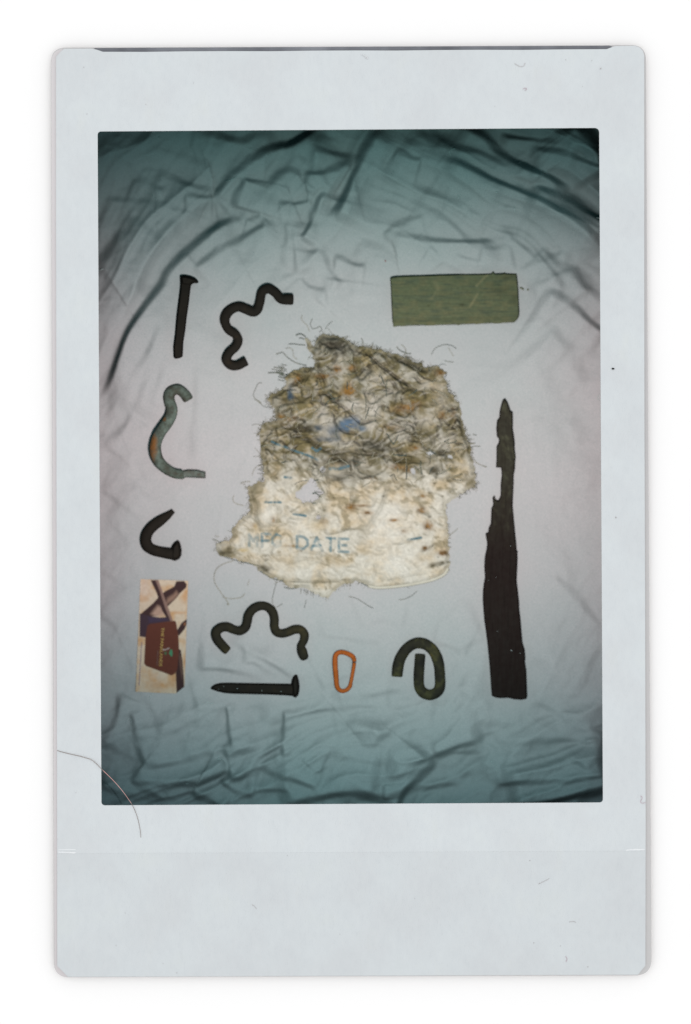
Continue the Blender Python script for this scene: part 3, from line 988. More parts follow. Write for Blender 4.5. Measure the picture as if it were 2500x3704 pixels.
# ------------------------------------------------------------------ long shard
A2 = zp([(250, 80), (262, 90), (275, 112), (288, 145), (296, 172), (312, 180), (313, 240), (312, 300), (320, 350), (326, 400), (326, 450), (333, 505), (328, 560), (328, 590), (318, 640),
         (318, 700), (314, 780), (311, 860), (320, 960), (326, 1020), (331, 1080), (338, 1140), (340, 1185), (352, 1190), (345, 1200), (347, 1240), (344, 1320), (340, 1400),
         (349, 1480), (357, 1550), (360, 1620), (368, 1680), (374, 1760), (382, 1850), (398, 1900), (403, 1960), (400, 1990), (410, 2050), (413, 2140), (417, 2240), (410, 2262), (370, 2268), (320, 2264),
         (280, 2254), (220, 2256), (180, 2250), (158, 2238), (153, 2190), (150, 2140), (140, 2000), (132, 1920), (125, 1850), (112, 1750), (104, 1700), (96, 1600), (92, 1540), (93, 1480),
         (100, 1420), (108, 1380), (103, 1300), (107, 1230), (120, 1170), (124, 1130), (118, 1100), (112, 1060), (132, 1050), (135, 1020), (150, 990), (152, 950), (155, 880), (168, 850),
         (163, 800), (180, 782), (186, 812), (205, 822), (215, 800), (222, 780), (222, 700), (230, 640), (226, 585), (188, 583), (192, 520), (192, 430), (208, 400), (210, 378), (195, 360),
         (190, 300), (196, 240), (212, 220), (215, 170), (225, 130), (235, 95)], 1700, 1400, 2.004)


def shardcol(x, y, d):
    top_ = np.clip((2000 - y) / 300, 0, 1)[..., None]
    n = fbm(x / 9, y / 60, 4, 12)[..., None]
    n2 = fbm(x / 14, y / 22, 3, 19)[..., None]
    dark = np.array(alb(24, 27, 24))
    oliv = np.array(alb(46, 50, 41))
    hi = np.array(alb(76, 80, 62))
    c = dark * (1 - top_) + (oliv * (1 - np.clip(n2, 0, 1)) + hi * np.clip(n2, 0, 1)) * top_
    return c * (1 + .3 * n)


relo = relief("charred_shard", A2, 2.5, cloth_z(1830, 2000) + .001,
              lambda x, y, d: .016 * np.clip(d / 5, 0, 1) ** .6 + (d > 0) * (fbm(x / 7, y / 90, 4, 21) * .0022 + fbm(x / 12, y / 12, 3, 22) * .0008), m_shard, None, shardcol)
tag(relo, "long black jagged shard of charred wood tapering to a point at the right", "wood shard")

# ------------------------------------------------------------------ plank
A3 = zp([(90, 128), (130, 117), (200, 110), (500, 102), (800, 92), (1100, 86), (1150, 84), (1175, 45), (1195, 82), (1280, 80), (1290, 66), (1310, 82), (1350, 84), (1425, 82), (1432, 140), (1440, 250), (1446, 380),
         (1452, 500), (1445, 540), (1425, 580), (1400, 605), (1300, 608), (1100, 614), (900, 622), (825, 624), (812, 638), (795, 626), (600, 630), (300, 637), (200, 640), (120, 648), (112, 560), (104, 400), (98, 250)], 1380, 960, 2.906)


def plankcol(x, y, d):
    u, v = (x - 1380) * 2.906, (y - 960) * 2.906 + (x - 1380) * .09
    g = fbm(x / 45, y / 7, 4, 51)[..., None]
    g2 = fbm(x / 30, y / 18, 4, 52)[..., None]
    a = np.array(alb(94, 102, 76))
    b_ = np.array(alb(104, 106, 78))
    gr = np.array(alb(76, 88, 72))
    c = a + (b_ - a) * np.clip(g2 * 1.4 + .4, 0, 1)
    c = c + (gr - c) * np.clip(g * 1.2, 0, .75)
    # paler scratches
    for (x0, y0, x1, y1, w_, s__) in ((1150, 95, 1000, 245, 12, .25), (1010, 335, 930, 465, 12, .22), (600, 260, 520, 370, 12, .1), (560, 190, 580, 230, 24, .12)):
        ax, ay = x1 - x0, y1 - y0
        tt = np.clip(((u - x0) * ax + (v - .09 * 0 - y0) * ay) / (ax * ax + ay * ay), 0, 1)
        dd_ = np.hypot(u - x0 - tt * ax, v - y0 - tt * ay)
        k = (np.exp(-(dd_ / w_) ** 2) * s__)[..., None]
        c = c + (np.array(alb(176, 160, 120)) - c) * k
    for (x0, y0, rx, ry, s__) in ((845, 440, 35, 14, .7), (495, 438, 22, 10, .5), (1250, 300, 120, 50, .3), (1400, 120, 60, 40, .5), (1300, 170, 70, 22, .4), (1400, 400, 40, 60, .4)):
        k = (np.exp(-((u - x0) / rx) ** 2 - ((v - y0) / ry) ** 2) * s__)[..., None]
        c = c + (np.array(alb(54, 60, 40)) - c) * k
    return c


def plankprof(x, y, d):
    v = (y - 960) * 2.906 + (x - 1380) * 2.906 * .02
    low = np.clip((v - 555) / 60, 0, 1)
    return .015 * np.clip(d / 4.0, 0, 1) ** .6 - low * .011 * (d > 0) + (d > 0) * fbm(x / 50, y / 4.5, 4, 61) * .0007


relo = relief("plank_offcut", A3, 2.5, cloth_z(1650, 1080) + .001, plankprof, m_wood, None, plankcol)
tag(relo, "rectangular olive green weathered wood offcut at the upper right", "wood block")

# ------------------------------------------------------------------ card
cc = [(508.5, 2094.7), (680.7, 2100.7), (666.8, 2510), (490.7, 2502)]
nu, nv = 130, 290
U, V_ = np.meshgrid(np.linspace(0, 1, nu), np.linspace(0, 1, nv))
c4 = [np.array(c, float) for c in cc]
XX = (1 - U) * (1 - V_) * c4[0][0] + U * (1 - V_) * c4[1][0] + U * V_ * c4[2][0] + (1 - U) * V_ * c4[3][0]
YY = (1 - U) * (1 - V_) * c4[0][1] + U * (1 - V_) * c4[1][1] + U * V_ * c4[2][1] + (1 - U) * V_ * c4[3][1]
zx, zy = (XX - 460) * 5.052, (YY - 2070) * 5.052         # coordinates of the traced close view
CK = np.zeros(XX.shape + (3,))


def A_(r, g, b_):
    return np.array(alb(r, g, b_))


n1 = fbm(zx / 160, zy / 160, 4, 71)[..., None]
n2 = fbm(zx / 40, zy / 40, 3, 72)[..., None]
CK[:] = A_(206, 190, 166)
CK += (A_(196, 152, 100) - CK) * np.clip(n1 * 1.1 + .05, 0, .8)
for (x0, y0, rx, ry, s__) in ((1060, 430, 60, 120, .5), (950, 740, 150, 30, .5), (560, 2060, 200, 120, .5), (860, 1900, 90, 220, .6), (1050, 1650, 30, 120, .7), (300, 300, 130, 220, -.7), (560, 1900, 150, 60, -.4)):
    k = np.exp(-((zx - x0) / rx) ** 2 - ((zy - y0) / ry) ** 2)[..., None] * abs(s__)
    CK = CK + ((A_(190, 134, 74) if s__ > 0 else A_(208, 190, 172)) - CK) * k


def pfill(poly, colr, soft=10, amt=1.0, mod=None):
    global CK
    d, ins, *_q = poly_dist(poly, zx, zy)
    sd_ = np.where(ins, d, -d)
    k = np.clip(sd_ / soft + .5, 0, 1)[..., None] * amt
    cl_ = np.array(colr)
    if mod is not None:
        cl_ = cl_ + mod
    CK = CK + (cl_ - CK) * k


dk = A_(34, 34, 34)
pfill([(900, 165), (1040, 160), (1090, 220), (1080, 280), (960, 390), (900, 470), (780, 590), (560, 790), (380, 820), (240, 770), (330, 690), (470, 570), (590, 440), (690, 350), (860, 260)], dk, 16)
pfill([(900, 340), (940, 400), (860, 500), (700, 600), (740, 470), (850, 400)], A_(150, 122, 104), 60, .85)
pfill([(560, 610), (640, 640), (690, 780), (520, 810), (440, 760), (500, 680)], A_(176, 148, 130), 70, .95)
pfill([(430, 145), (560, 140), (620, 300), (720, 600), (830, 890), (760, 900), (640, 700), (540, 380)], dk, 16)
pfill([(520, 150), (575, 145), (680, 450), (750, 640), (840, 890), (790, 890), (690, 640), (600, 350)], A_(140, 116, 104), 22, .9)
pfill([(232, 755), (420, 800), (600, 830), (760, 815), (785, 900), (420, 960), (360, 1195), (228, 1170)], A_(38, 42, 52), 14)
pfill([(380, 820), (700, 840), (740, 880), (400, 925)], A_(40, 50, 76), 40, .7)
pfill([(1090, 855), (1112, 900), (1050, 1040), (945, 1165), (900, 1080), (1000, 920)], dk, 14)
pfill([(1035, 925), (1075, 915), (1070, 965), (1035, 975)], A_(140, 96, 62), 20, .8)
pfill([(930, 1390), (980, 1420), (1010, 1600), (1035, 1900), (1050, 2230), (905, 2225), (890, 1850), (915, 1500)], dk, 16)
pfill([(950, 1480), (985, 1560), (1010, 1850), (1000, 1960), (965, 1700)], A_(112, 92, 78), 30, .7)
pfill([(410, 945), (870, 885), (895, 910), (940, 1180), (950, 1400), (920, 1760), (880, 1850), (810, 1885), (340, 1710), (310, 1660), (335, 1200), (370, 980)], A_(82, 46, 32), 12, 1.0)
# smooth tag with its logo: white curve and two green leaves
pfill([(650, 1405), (700, 1408), (770, 1375), (775, 1395), (700, 1425), (650, 1425)], A_(170, 164, 158), 12)
pfill([(790, 1410), (820, 1410), (832, 1470), (825, 1540), (795, 1530), (765, 1480)], A_(48, 132, 96), 12)
pfill([(690, 1450), (725, 1455), (722, 1500), (700, 1515), (675, 1480)], A_(52, 104, 70), 14, .9)
CK *= (1 + .10 * n2)
ccx, ccy = 585, 2300
cz = max(cloth_z(520, 2150), cloth_z(660, 2200), cloth_z(585, 2300), cloth_z(520, 2450), cloth_z(650, 2450)) + .0012
ZZ = cz + .0035 * ((U - .5) * 2) ** 2 * .2 + 0 * U
card = fastmesh("photo_card", grid_world(XX, YY, ZZ), quads(*XX.shape), m_card, None, CK.reshape(-1, 3))
tag(card, "small cream printed card picturing dark iron pieces and a brown tag, at the lower left", "card")
# card edge thickness
rim = [(i) for i in cc]
vv, ff = [], []
for (x, y) in rim:
    X0, Y0, _ = P(x, y, cz)
    vv += [(X0, Y0, cz + .0006), (X0, Y0, cz - .0009)]
for i in range(4):
    j = (i + 1) % 4
    ff.append((2 * i, 2 * j, 2 * j + 1, 2 * i + 1))
mesh("card_edge", vv, ff, m_thread, card, False)


def text(body, px, py, size_px, ang, mat, name, parent, length_px=None, z=0):
    cu = bpy.data.curves.new(name, 'FONT')
    cu.body = body
    cu.size = 1
    cu.align_x = 'CENTER'
    cu.align_y = 'CENTER'
    cu.resolution_u = 3
    cu.offset = .012
    tmp = bpy.data.objects.new(name + "_tmp", cu)
    col.objects.link(tmp)
    dg = bpy.context.evaluated_depsgraph_get()
    me = bpy.data.meshes.new_from_object(tmp.evaluated_get(dg))
    bpy.data.objects.remove(tmp)
    bpy.data.curves.remove(cu)
    me.materials.clear()
    co = np.array([v.co[:] for v in me.vertices])
    wx = co[:, 0].max() - co[:, 0].min()
    hy = co[:, 1].max() - co[:, 1].min()
    kx = (length_px or size_px * wx) / wx
    ky = size_px / hy
    ca, sa = math.cos(ang), math.sin(ang)
    cyy = (co[:, 1].max() + co[:, 1].min()) / 2
    for v in me.vertices:
        a_, b_ = v.co.x * kx, (v.co.y - cyy) * ky
        v.co = P(px + a_ * ca + b_ * sa, py + a_ * sa - b_ * ca, z)
    me.name = name
    return link(name, me, mat, parent, False)


a_dn = math.radians(93.5)
text("THE PARKLANDS", 460 + 632 / 5.052, 2070 + 1365 / 5.052, 11, a_dn, m_text, "lettering", card, 140, cz + .0009)


def print_dashes(px, py, length, w_, mat, z):
    """a line of print too small to read: a row of short blurred dashes"""
    ca, sa = math.cos(a_dn), math.sin(a_dn)
    vs, fs, u = [], [], -length / 2
    while u < length / 2:
        l_ = random.uniform(2.5, 7)
        o_ = len(vs)
        for a_, b_ in ((u, -w_), (u + l_, -w_), (u + l_, w_), (u, w_)):
            vs.append(P(px + a_ * ca + b_ * sa, py + a_ * sa - b_ * ca, z))
        fs.append((o_, o_ + 1, o_ + 2, o_ + 3))
        u += l_ + random.uniform(1, 2)
    return mesh("small_print", vs, fs, mat, card, False)


print_dashes(460 + 555 / 5.052, 2070 + 1570 / 5.052, 54, 1.6, m_text2, cz + .0009)
print_dashes(460 + 243 / 5.052, 2070 + 1675 / 5.052, 158, 1.4, m_text3, cz + .0014)

# ------------------------------------------------------------------ rag
rag_out = [(1146, 1236), (1150, 1215), (1165, 1206), (1200, 1212), (1240, 1220), (1260, 1236), (1290, 1253), (1323, 1260), (1373, 1265), (1416, 1278), (1472, 1298), (1525, 1316), (1538, 1331), (1565, 1322), (1588, 1326), (1618, 1346),
           (1605, 1362), (1615, 1379), (1618, 1415), (1641, 1432), (1661, 1462), (1668, 1498), (1674, 1528), (1681, 1561), (1697, 1601), (1704, 1644), (1717, 1694), (1722, 1729), (1719, 1763), (1691, 1773), (1650, 1798),
           (1612, 1829), (1616, 1866), (1619, 1901), (1623, 1952), (1626, 2004), (1628, 2038), (1616, 2073), (1564, 2100), (1512, 2112), (1433, 2125), (1364, 2128), (1334, 2118), (1289, 2104), (1237, 2114), (1204, 2140),
           (1187, 2164), (1138, 2147), (1104, 2130), (1071, 2127), (1032, 2117), (1015, 2097), (972, 2087), (942, 2068), (925, 2044), (882, 2034), (849, 2024), (806, 2011), (783, 1995), (786, 1968), (816, 1958), (833, 1955),
           (839, 1925), (853, 1892), (872, 1879), (902, 1859), (902, 1826), (900, 1789), (899, 1759), (930, 1746), (955, 1743), (952, 1723), (955, 1683), (945, 1645), (942, 1618), (938, 1570), (951, 1532), (983, 1526), (1005, 1519),
           (989, 1478), (967, 1446), (983, 1427), (1015, 1414), (1034, 1392), (1030, 1368), (1056, 1344), (1095, 1331), (1142, 1325), (1136, 1293), (1111, 1252), (1101, 1226), (1118, 1222), (1134, 1262)]


def rough_outline(p_, amp, step=5, seed=0):
    p_ = np.array(p_, float)
    n = len(p_)
    res = []
    k = 0
    for i in range(n):
        a, b_ = p_[i], p_[(i + 1) % n]
        L = np.linalg.norm(b_ - a)
        m_ = max(1, int(L / step))
        nn_ = np.array([-(b_ - a)[1], (b_ - a)[0]]) / (L + 1e-9)
        for j in range(m_):
            q_ = a + (b_ - a) * j / m_
            res.append(q_ + nn_ * amp * float(fbm(np.array([q_[0] / 9]), np.array([q_[1] / 9]), 3, seed)[0]) * 2)
    return [tuple(v) for v in res]


rag_poly = rough_outline(rag_out, 4.0, 5, 81)
holes = [zp([(1160, 265), (1210, 300), (1235, 350), (1262, 395), (1310, 432), (1265, 450), (1240, 495), (1170, 545), (1120, 530), (1080, 545), (1040, 505), (1000, 480), (995, 420), (1040, 400), (1080, 350), (1110, 330)], 740, 1640, 3.017),
         zp([(1290, 130), (1325, 165), (1310, 210), (1275, 215), (1255, 170)], 740, 1640, 3.017),
         zp([(1240, 665), (1275, 690), (1260, 720), (1220, 715), (1212, 690)], 740, 1640, 3.017),
         zp([(905, 1375), (950, 1365), (1010, 1375), (1000, 1400), (940, 1410)], 1240, 1180, 3.017),
         zp([(730, 1555), (770, 1545), (800, 1580), (790, 1620), (750, 1600)], 1240, 1180, 3.017),
         zp([(1140, 1400), (1190, 1410), (1200, 1450), (1150, 1440)], 1240, 1180, 3.017)]
holes = [rough_outline(h, 1.5, 4, 85) for h in holes]

# (points, depth mm, width px, painted shade strength) creases that run through the rag
rc = []


def Z1(*p_): return zp(p_, 760, 1140, 3.138)
def Z2(*p_): return zp(p_, 1240, 1180, 3.017)
def Z3(*p_): return zp(p_, 740, 1640, 3.017)
def Z4(*p_): return zp(p_, 1220, 1660, 2.906)


rc += [(Z2((200, 250), (300, 320), (400, 420), (520, 510), (640, 595), (720, 650), (780, 705)), 11, 9, .8),
       (Z2((0, 865), (100, 975), (160, 1030), (210, 1058), (300, 1035), (410, 1010)), 9, 8, .8),
       (Z1((1070, 280), (1150, 420), (1200, 520), (1240, 620), (1290, 720), (1340, 840)), 9, 12, .75),
       (Z1((850, 440), (930, 520), (1060, 560), (1150, 560), (1220, 610)), 4, 7, .55),
       (Z1((1190, 900), (1310, 890), (1400, 950), (1480, 1020), (1569, 1090)), 9, 9, .7),
       (Z1((640, 960), (740, 900), (850, 830), (980, 760), (1080, 700), (1110, 650)), 8, 14, .7),
       (Z1((700, 1050), (850, 1000), (980, 980), (1100, 930), (1180, 890)), 7, 12, .6),
       (Z1((760, 1210), (880, 1270), (1020, 1310), (1100, 1290), (1180, 1270)), 8, 16, .7),
       (Z1((860, 1350), (1000, 1370), (1120, 1420), (1250, 1500), (1400, 1560), (1569, 1600)), 8, 16, .75),
       (Z1((700, 1600), (720, 1480), (750, 1380), (740, 1290), (780, 1240)), 5, 10, .5),
       (Z1((570, 1480), (640, 1380), (700, 1290), (760, 1230)), 5, 10, .5),
       (Z1((1230, 260), (1330, 330), (1420, 440), (1400, 520), (1350, 560)), 8, 16, .7),
       (Z1((1330, 330), (1450, 350), (1560, 340)), 8, 16, .8),
       (Z1((1200, 330), (1250, 260), (1330, 240), (1480, 260)), 7, 12, .7),
       (Z1((1180, 1200), (1240, 1120), (1290, 1040), (1300, 960)), 5, 12, .4),
       (Z1((1000, 860), (1100, 820), (1160, 870)), 6, 12, .5),
       (Z2((400, 260), (540, 310), (660, 380), (780, 440), (880, 480), (960, 480)), 9, 14, .85),
       (Z2((380, 260), (460, 330), (510, 420), (600, 450)), 6, 10, .5),
       (Z2((380, 450), (480, 520), (560, 620), (580, 720)), 5, 9, .5),
       (Z2((140, 250), (130, 380), (150, 500), (200, 570), (290, 490), (390, 440)), 6, 12, .5),
       (Z2((520, 900), (560, 820), (570, 730), (630, 690), (700, 690), (800, 720), (870, 750)), 6, 12, .5),
       (Z2((330, 690), (440, 690), (540, 700)), 5, 6, .6),
       (Z2((60, 790), (110, 830), (230, 830)), 4, 5, .5), (Z2((100, 880), (160, 880), (220, 880)), 4, 5, .5),
       (Z2((480, 900), (600, 950), (680, 980), (760, 900), (850, 850), (980, 900)), 6, 10, .5),
       (Z2((430, 1060), (520, 1120), (640, 1130), (720, 1080), (780, 1050)), 6, 12, .55),
       (Z2((850, 1130), (950, 1180), (980, 1250), (880, 1290)), 6, 16, .6),
       (Z2((180, 1300), (280, 1240), (360, 1290), (430, 1310)), 7, 14, .75),
       (Z2((0, 1340), (100, 1370), (250, 1390), (380, 1400), (520, 1440), (640, 1470), (800, 1480), (1050, 1470)), 8, 12, .7),
       (Z2((850, 1300), (950, 1350), (1060, 1390), (1220, 1400)), 8, 8, .8),
       (Z2((1280, 960), (1300, 1100), (1340, 1220), (1380, 1330), (1360, 1400)), 8, 10, .75),
       (Z2((1100, 1200), (1180, 1000), (1280, 950)), 5, 14, .4),
       (Z2((600, 1370), (640, 1450), (650, 1540)), 5, 12, .5),
       (Z2((140, 1400), (150, 1500), (230, 1600), (400, 1600)), 6, 14, .5),
       (Z2((980, 1600), (1000, 1560), (1060, 1540)), 4, 18, .6),
       (Z2((1100, 900), (1180, 920), (1270, 960)), 4, 9, .4),
       (Z2((230, 650), (260, 750), (310, 830), (380, 760)), 4, 12, .35),
       (Z3((450, 940), (470, 1050), (510, 1190)), 2.5, 6, .3),
       (Z3((850, 0), (900, 80), (980, 60), (1040, 140), (1060, 220)), 4, 10, .5),
       (Z3((1350, 40), (1450, 60), (1569, 50)), 6, 12, .8),
       (Z3((1330, 160), (1340, 260), (1360, 360)), 6, 12, .7), (Z3((1350, 290), (1450, 280), (1569, 260)), 5, 8, .6),
       (Z3((500, 420), (520, 500), (560, 580), (560, 680), (600, 770), (680, 800)), 6, 12, .6),
       (Z3((800, 540), (810, 700), (790, 800)), 3, 10, .3),
       (Z3((860, 1390), (1000, 1390), (1200, 1400), (1400, 1390), (1569, 1400)), 5, 8, .5),
       (Z3((600, 1230), (660, 1290), (740, 1340), (860, 1380)), 5, 9, .7),
       (Z3((880, 1220), (1000, 1170), (1150, 1150), (1300, 1190), (1450, 1210)), 3, 9, .2),
       (Z3((990, 1080), (1150, 1080), (1350, 1120), (1569, 1200)), 3, 9, .25),
       (Z3((1300, 790), (1330, 870), (1450, 860), (1569, 830)), 4, 6, .5),
       (Z3((700, 1060), (760, 1110), (860, 1100)), 3, 5, .4),
       (Z3((140, 1080), (220, 1100), (290, 1060)), 7, 12, .9), (Z3((260, 980), (280, 1060), (340, 1150)), 5, 10, .5),
       (Z4((560, 190), (520, 330), (460, 500), (380, 640), (300, 740)), 5, 12, .45),
       (Z4((0, 760), (100, 740), (180, 735), (290, 745)), 4, 4, .7),
       (Z4((200, 180), (160, 300), (150, 420), (150, 540)), 4, 10, .5),
       (Z4((20, 170), (120, 150), (230, 200), (350, 170), (470, 130)), 6, 12, .6),
       (Z4((600, 320), (700, 260), (800, 300)), 5, 12, .4),
       (Z4((820, 540), (900, 560), (1000, 610)), 4, 8, .6), (Z4((840, 450), (900, 500), (880, 560)), 3, 8, .6),
       (Z4((560, 885), (640, 890), (740, 870), (830, 840)), 3, 5, .5),
       (Z4((860, 980), (920, 950), (1000, 910), (1010, 860)), 4, 6, .7),
       (Z4((950, 1150), (1000, 1110), (1080, 1100), (1160, 1080)), 5, 9, .7),
       (Z4((500, 1270), (640, 1245), (800, 1215), (950, 1200)), 3, 6, .35),
       (Z4((0, 1290), (120, 1280), (250, 1290), (380, 1320)), 5, 10, .5),
       (Z4((390, 1070), (400, 1150), (380, 1260)), 3, 8, .3),
       (Z4((1330, 120), (1380, 200), (1370, 300)), 5, 12, .4), (Z4((870, 300), (880, 380), (830, 450)), 3, 10, .3),
       ]
crs = []
rs = np.random.RandomState(5)
# further small random crumples, thick in the upper half
for _ in range(60):
    x0, y0 = rs.uniform(960, 1690), rs.uniform(1230, 1720)
    a = rs.uniform(0, math.pi)
    L = rs.uniform(25, 80)
    bnd = rs.uniform(-.5, .5)
    pts_ = [(x0 + math.cos(a + bnd * k_) * L * k_ / 3, y0 + math.sin(a + bnd * k_) * L * k_ / 3) for k_ in range(4)]
    rc.append((pts_, rs.uniform(2, 6.5), rs.uniform(5, 10), rs.uniform(.05, .5)))
for _ in range(26):
    x0, y0 = rs.uniform(880, 1620), rs.uniform(1720, 2110)
    a = rs.uniform(0, math.pi)
    L = rs.uniform(20, 70)
    pts_ = [(x0 + math.cos(a) * L * k_ / 3 + rs.uniform(-4, 4), y0 + math.sin(a) * L * k_ / 3) for k_ in range(4)]
    rc.append((pts_, rs.uniform(.8, 2.6), rs.uniform(4, 8), rs.uniform(0, .22)))

rx = np.arange(770, 1740, 2.6)
ry = np.arange(1190, 2185, 2.6)
RX, RY = np.meshgrid(rx, ry)
up_ = 1 / (1 + np.exp((RY - (1700 - (RX - 1000) * -.06)) / 28))         # 1 in the dirty upper half
WX = RX + 34 * fbm(RX / 90, RY / 90, 3, 201)
WY = RY + 34 * fbm(RX / 90, RY / 90, 3, 202)


def creases(x, y, sx_, sy_, seed, w_, ang=0.):
    ca, sa = math.cos(ang), math.sin(ang)
    v = fbm((x * ca + y * sa) / sx_, (-x * sa + y * ca) / sy_, 2, seed)
    g_ = np.hypot(*np.gradient(v)) + .004
    return np.exp(-(np.abs(v) / g_ / w_) ** 2) * np.clip(g_ / .03, 0, 1)


K1 = creases(WX, WY, 80, 34, 211, 1.6, .5) * np.clip(fbm(RX / 70, RY / 70, 2, 212) * 2 + .7, 0, 1)
K2 = creases(WX, WY, 60, 30, 213, 1.2, -.6) * np.clip(fbm(RX / 60, RY / 60, 2, 214) * 2 + .6, 0, 1)
K3 = creases(WX, WY, 38, 22, 215, .9, 0) * np.clip(fbm(RX / 50, RY / 50, 2, 216) * 2 + .4, 0, 1)
RH = up_ * (ridged(WX / 110, WY / 70, 3, 91) * .005 + fbm(WX / 40, WY / 26, 3, 95) * .003 - (K1 * .0045 + K2 * .0035 + K3 * .0018)) \
    + (1 - up_) * (ridged(WX / 150, WY / 110, 3, 92) * .0022 + fbm(WX / 40, WY / 30, 3, 97) * .0007 - (K1 * .0017 + K3 * .0009))
CREASE_SHADE = up_ * np.clip(K1 * .9 + K2 * .75 + K3 * .45, 0, .92) + (1 - up_) * (K1 * .26 + K3 * .2)  # crease shade painted into the rag's colour, in dirt tones
for (pts_, A, wd, st) in rc:
    pl = smooth(pts_, 4)
    R = wd * 4
    ix = np.where((rx > pl[:, 0].min() - R) & (rx < pl[:, 0].max() + R))[0]
    iy = np.where((ry > pl[:, 1].min() - R) & (ry < pl[:, 1].max() + R))[0]
    if len(ix) < 2 or len(iy) < 2:
        continue
    s2 = (slice(iy[0], iy[-1] + 1), slice(ix[0], ix[-1] + 1))
    xx, yy = RX[s2], RY[s2]
    be = np.full(xx.shape, 1e9)
    sg = np.ones(xx.shape)
    tq = np.zeros(xx.shape)
    ns = len(pl) - 1
    for i in range(ns):
        e = pl[i + 1] - pl[i]
        L = np.hypot(*e) + 1e-9
        ux, uy = e / L
        qx0, qy0 = xx - pl[i, 0], yy - pl[i, 1]
        al = np.clip(qx0 * ux + qy0 * uy, 0, L)
        d = np.hypot(qx0 - al * ux, qy0 - al * uy)
        m_ = d < be
        be[m_] = d[m_]
        sg[m_] = np.sign(ux * qy0 - uy * qx0)[m_]
        tq[m_] = (i + al[m_] / L) / ns
    tp = np.clip(np.minimum(tq, 1 - tq) / .2, 0, 1) ** .7
    # a valley with a raised lip on one side: cloth folded over itself
    prof_ = -np.exp(-(be / (wd * .5)) ** 2) * .8 + .55 * np.exp(-((be * sg - wd * 1.4) / (wd * 1.2)) ** 2)
    if pl[:, 1].mean() > 1720:
        A, st = A * .65, st * .8
    RH[s2] += A * .001 * prof_ * tp
    CREASE_SHADE[s2] = np.maximum(CREASE_SHADE[s2], st * np.exp(-(be / (wd * .95)) ** 2) * tp)


def samp(arr, x, y):
    fx_ = np.clip((x - rx[0]) / 2.6, 0, len(rx) - 1.001)
    fy_ = np.clip((y - ry[0]) / 2.6, 0, len(ry) - 1.001)
    i0, j0 = fy_.astype(int), fx_.astype(int)
    a, b_ = fy_ - i0, fx_ - j0
    return arr[i0, j0] * (1 - a) * (1 - b_) + arr[i0 + 1, j0] * a * (1 - b_) + arr[i0, j0 + 1] * (1 - a) * b_ + arr[i0 + 1, j0 + 1] * a * b_


# printed marks: (polyline, width)
marks = []


def lett(strokes, x, y, w_, h_):
    for s__ in strokes:
        marks.append(([(x + a * w_, y + b_ * h_ + (x + a * w_ - 900) * .045) for a, b_ in s__], LW))


LW = 5.2
lett([[(0, 1), (0, 0), (.5, .6), (1, 0), (1, 1)]], 902, 1932, 30, 42)
lett([[(0, 1), (0, 0), (1, 0)], [(0, .52), (.8, .52)]], 948, 1929, 30, 46)
lett([[(1, .15), (.5, 0), (0, .3), (0, .7), (.5, 1), (1, .85), (1, .55), (.6, .55)]], 986, 1928, 28, 46)
lett([[(0, 0), (0, 1), (.6, 1), (1, .7), (1, .3), (.6, 0), (0, 0)]], 1075, 1932, 38, 44)
lett([[(0, 1), (.5, 0), (1, 1)], [(.2, .65), (.8, .65)]], 1126, 1933, 40, 46)
lett([[(.5, 0), (.5, 1)], [(0, 0), (1, 0)]], 1180, 1934, 32, 46)
lett([[(1, 0), (0, 0), (0, 1), (1, 1)], [(0, .5), (.8, .5)]], 1226, 1934, 34, 46)
teal = [([(983, 1597), (1000, 1606), (1040, 1620), (1080, 1636), (1110, 1645), (1150, 1664)], 4.0), ([(1062, 1860), (1085, 1863), (1106, 1866)], 4.5),
        ([(1475, 1953), (1500, 1949), (1523, 1945)], 4.2), ([(1030, 1726), (1052, 1728)], 4.5), ([(1195, 1695), (1225, 1696), (1260, 1686)], 5.5),
        ([(960, 1817), (985, 1817)], 4), ([(993, 1817), (1016, 1817)], 4), ([(1130, 1620), (1146, 1633), (1160, 1622)], 4.5)]


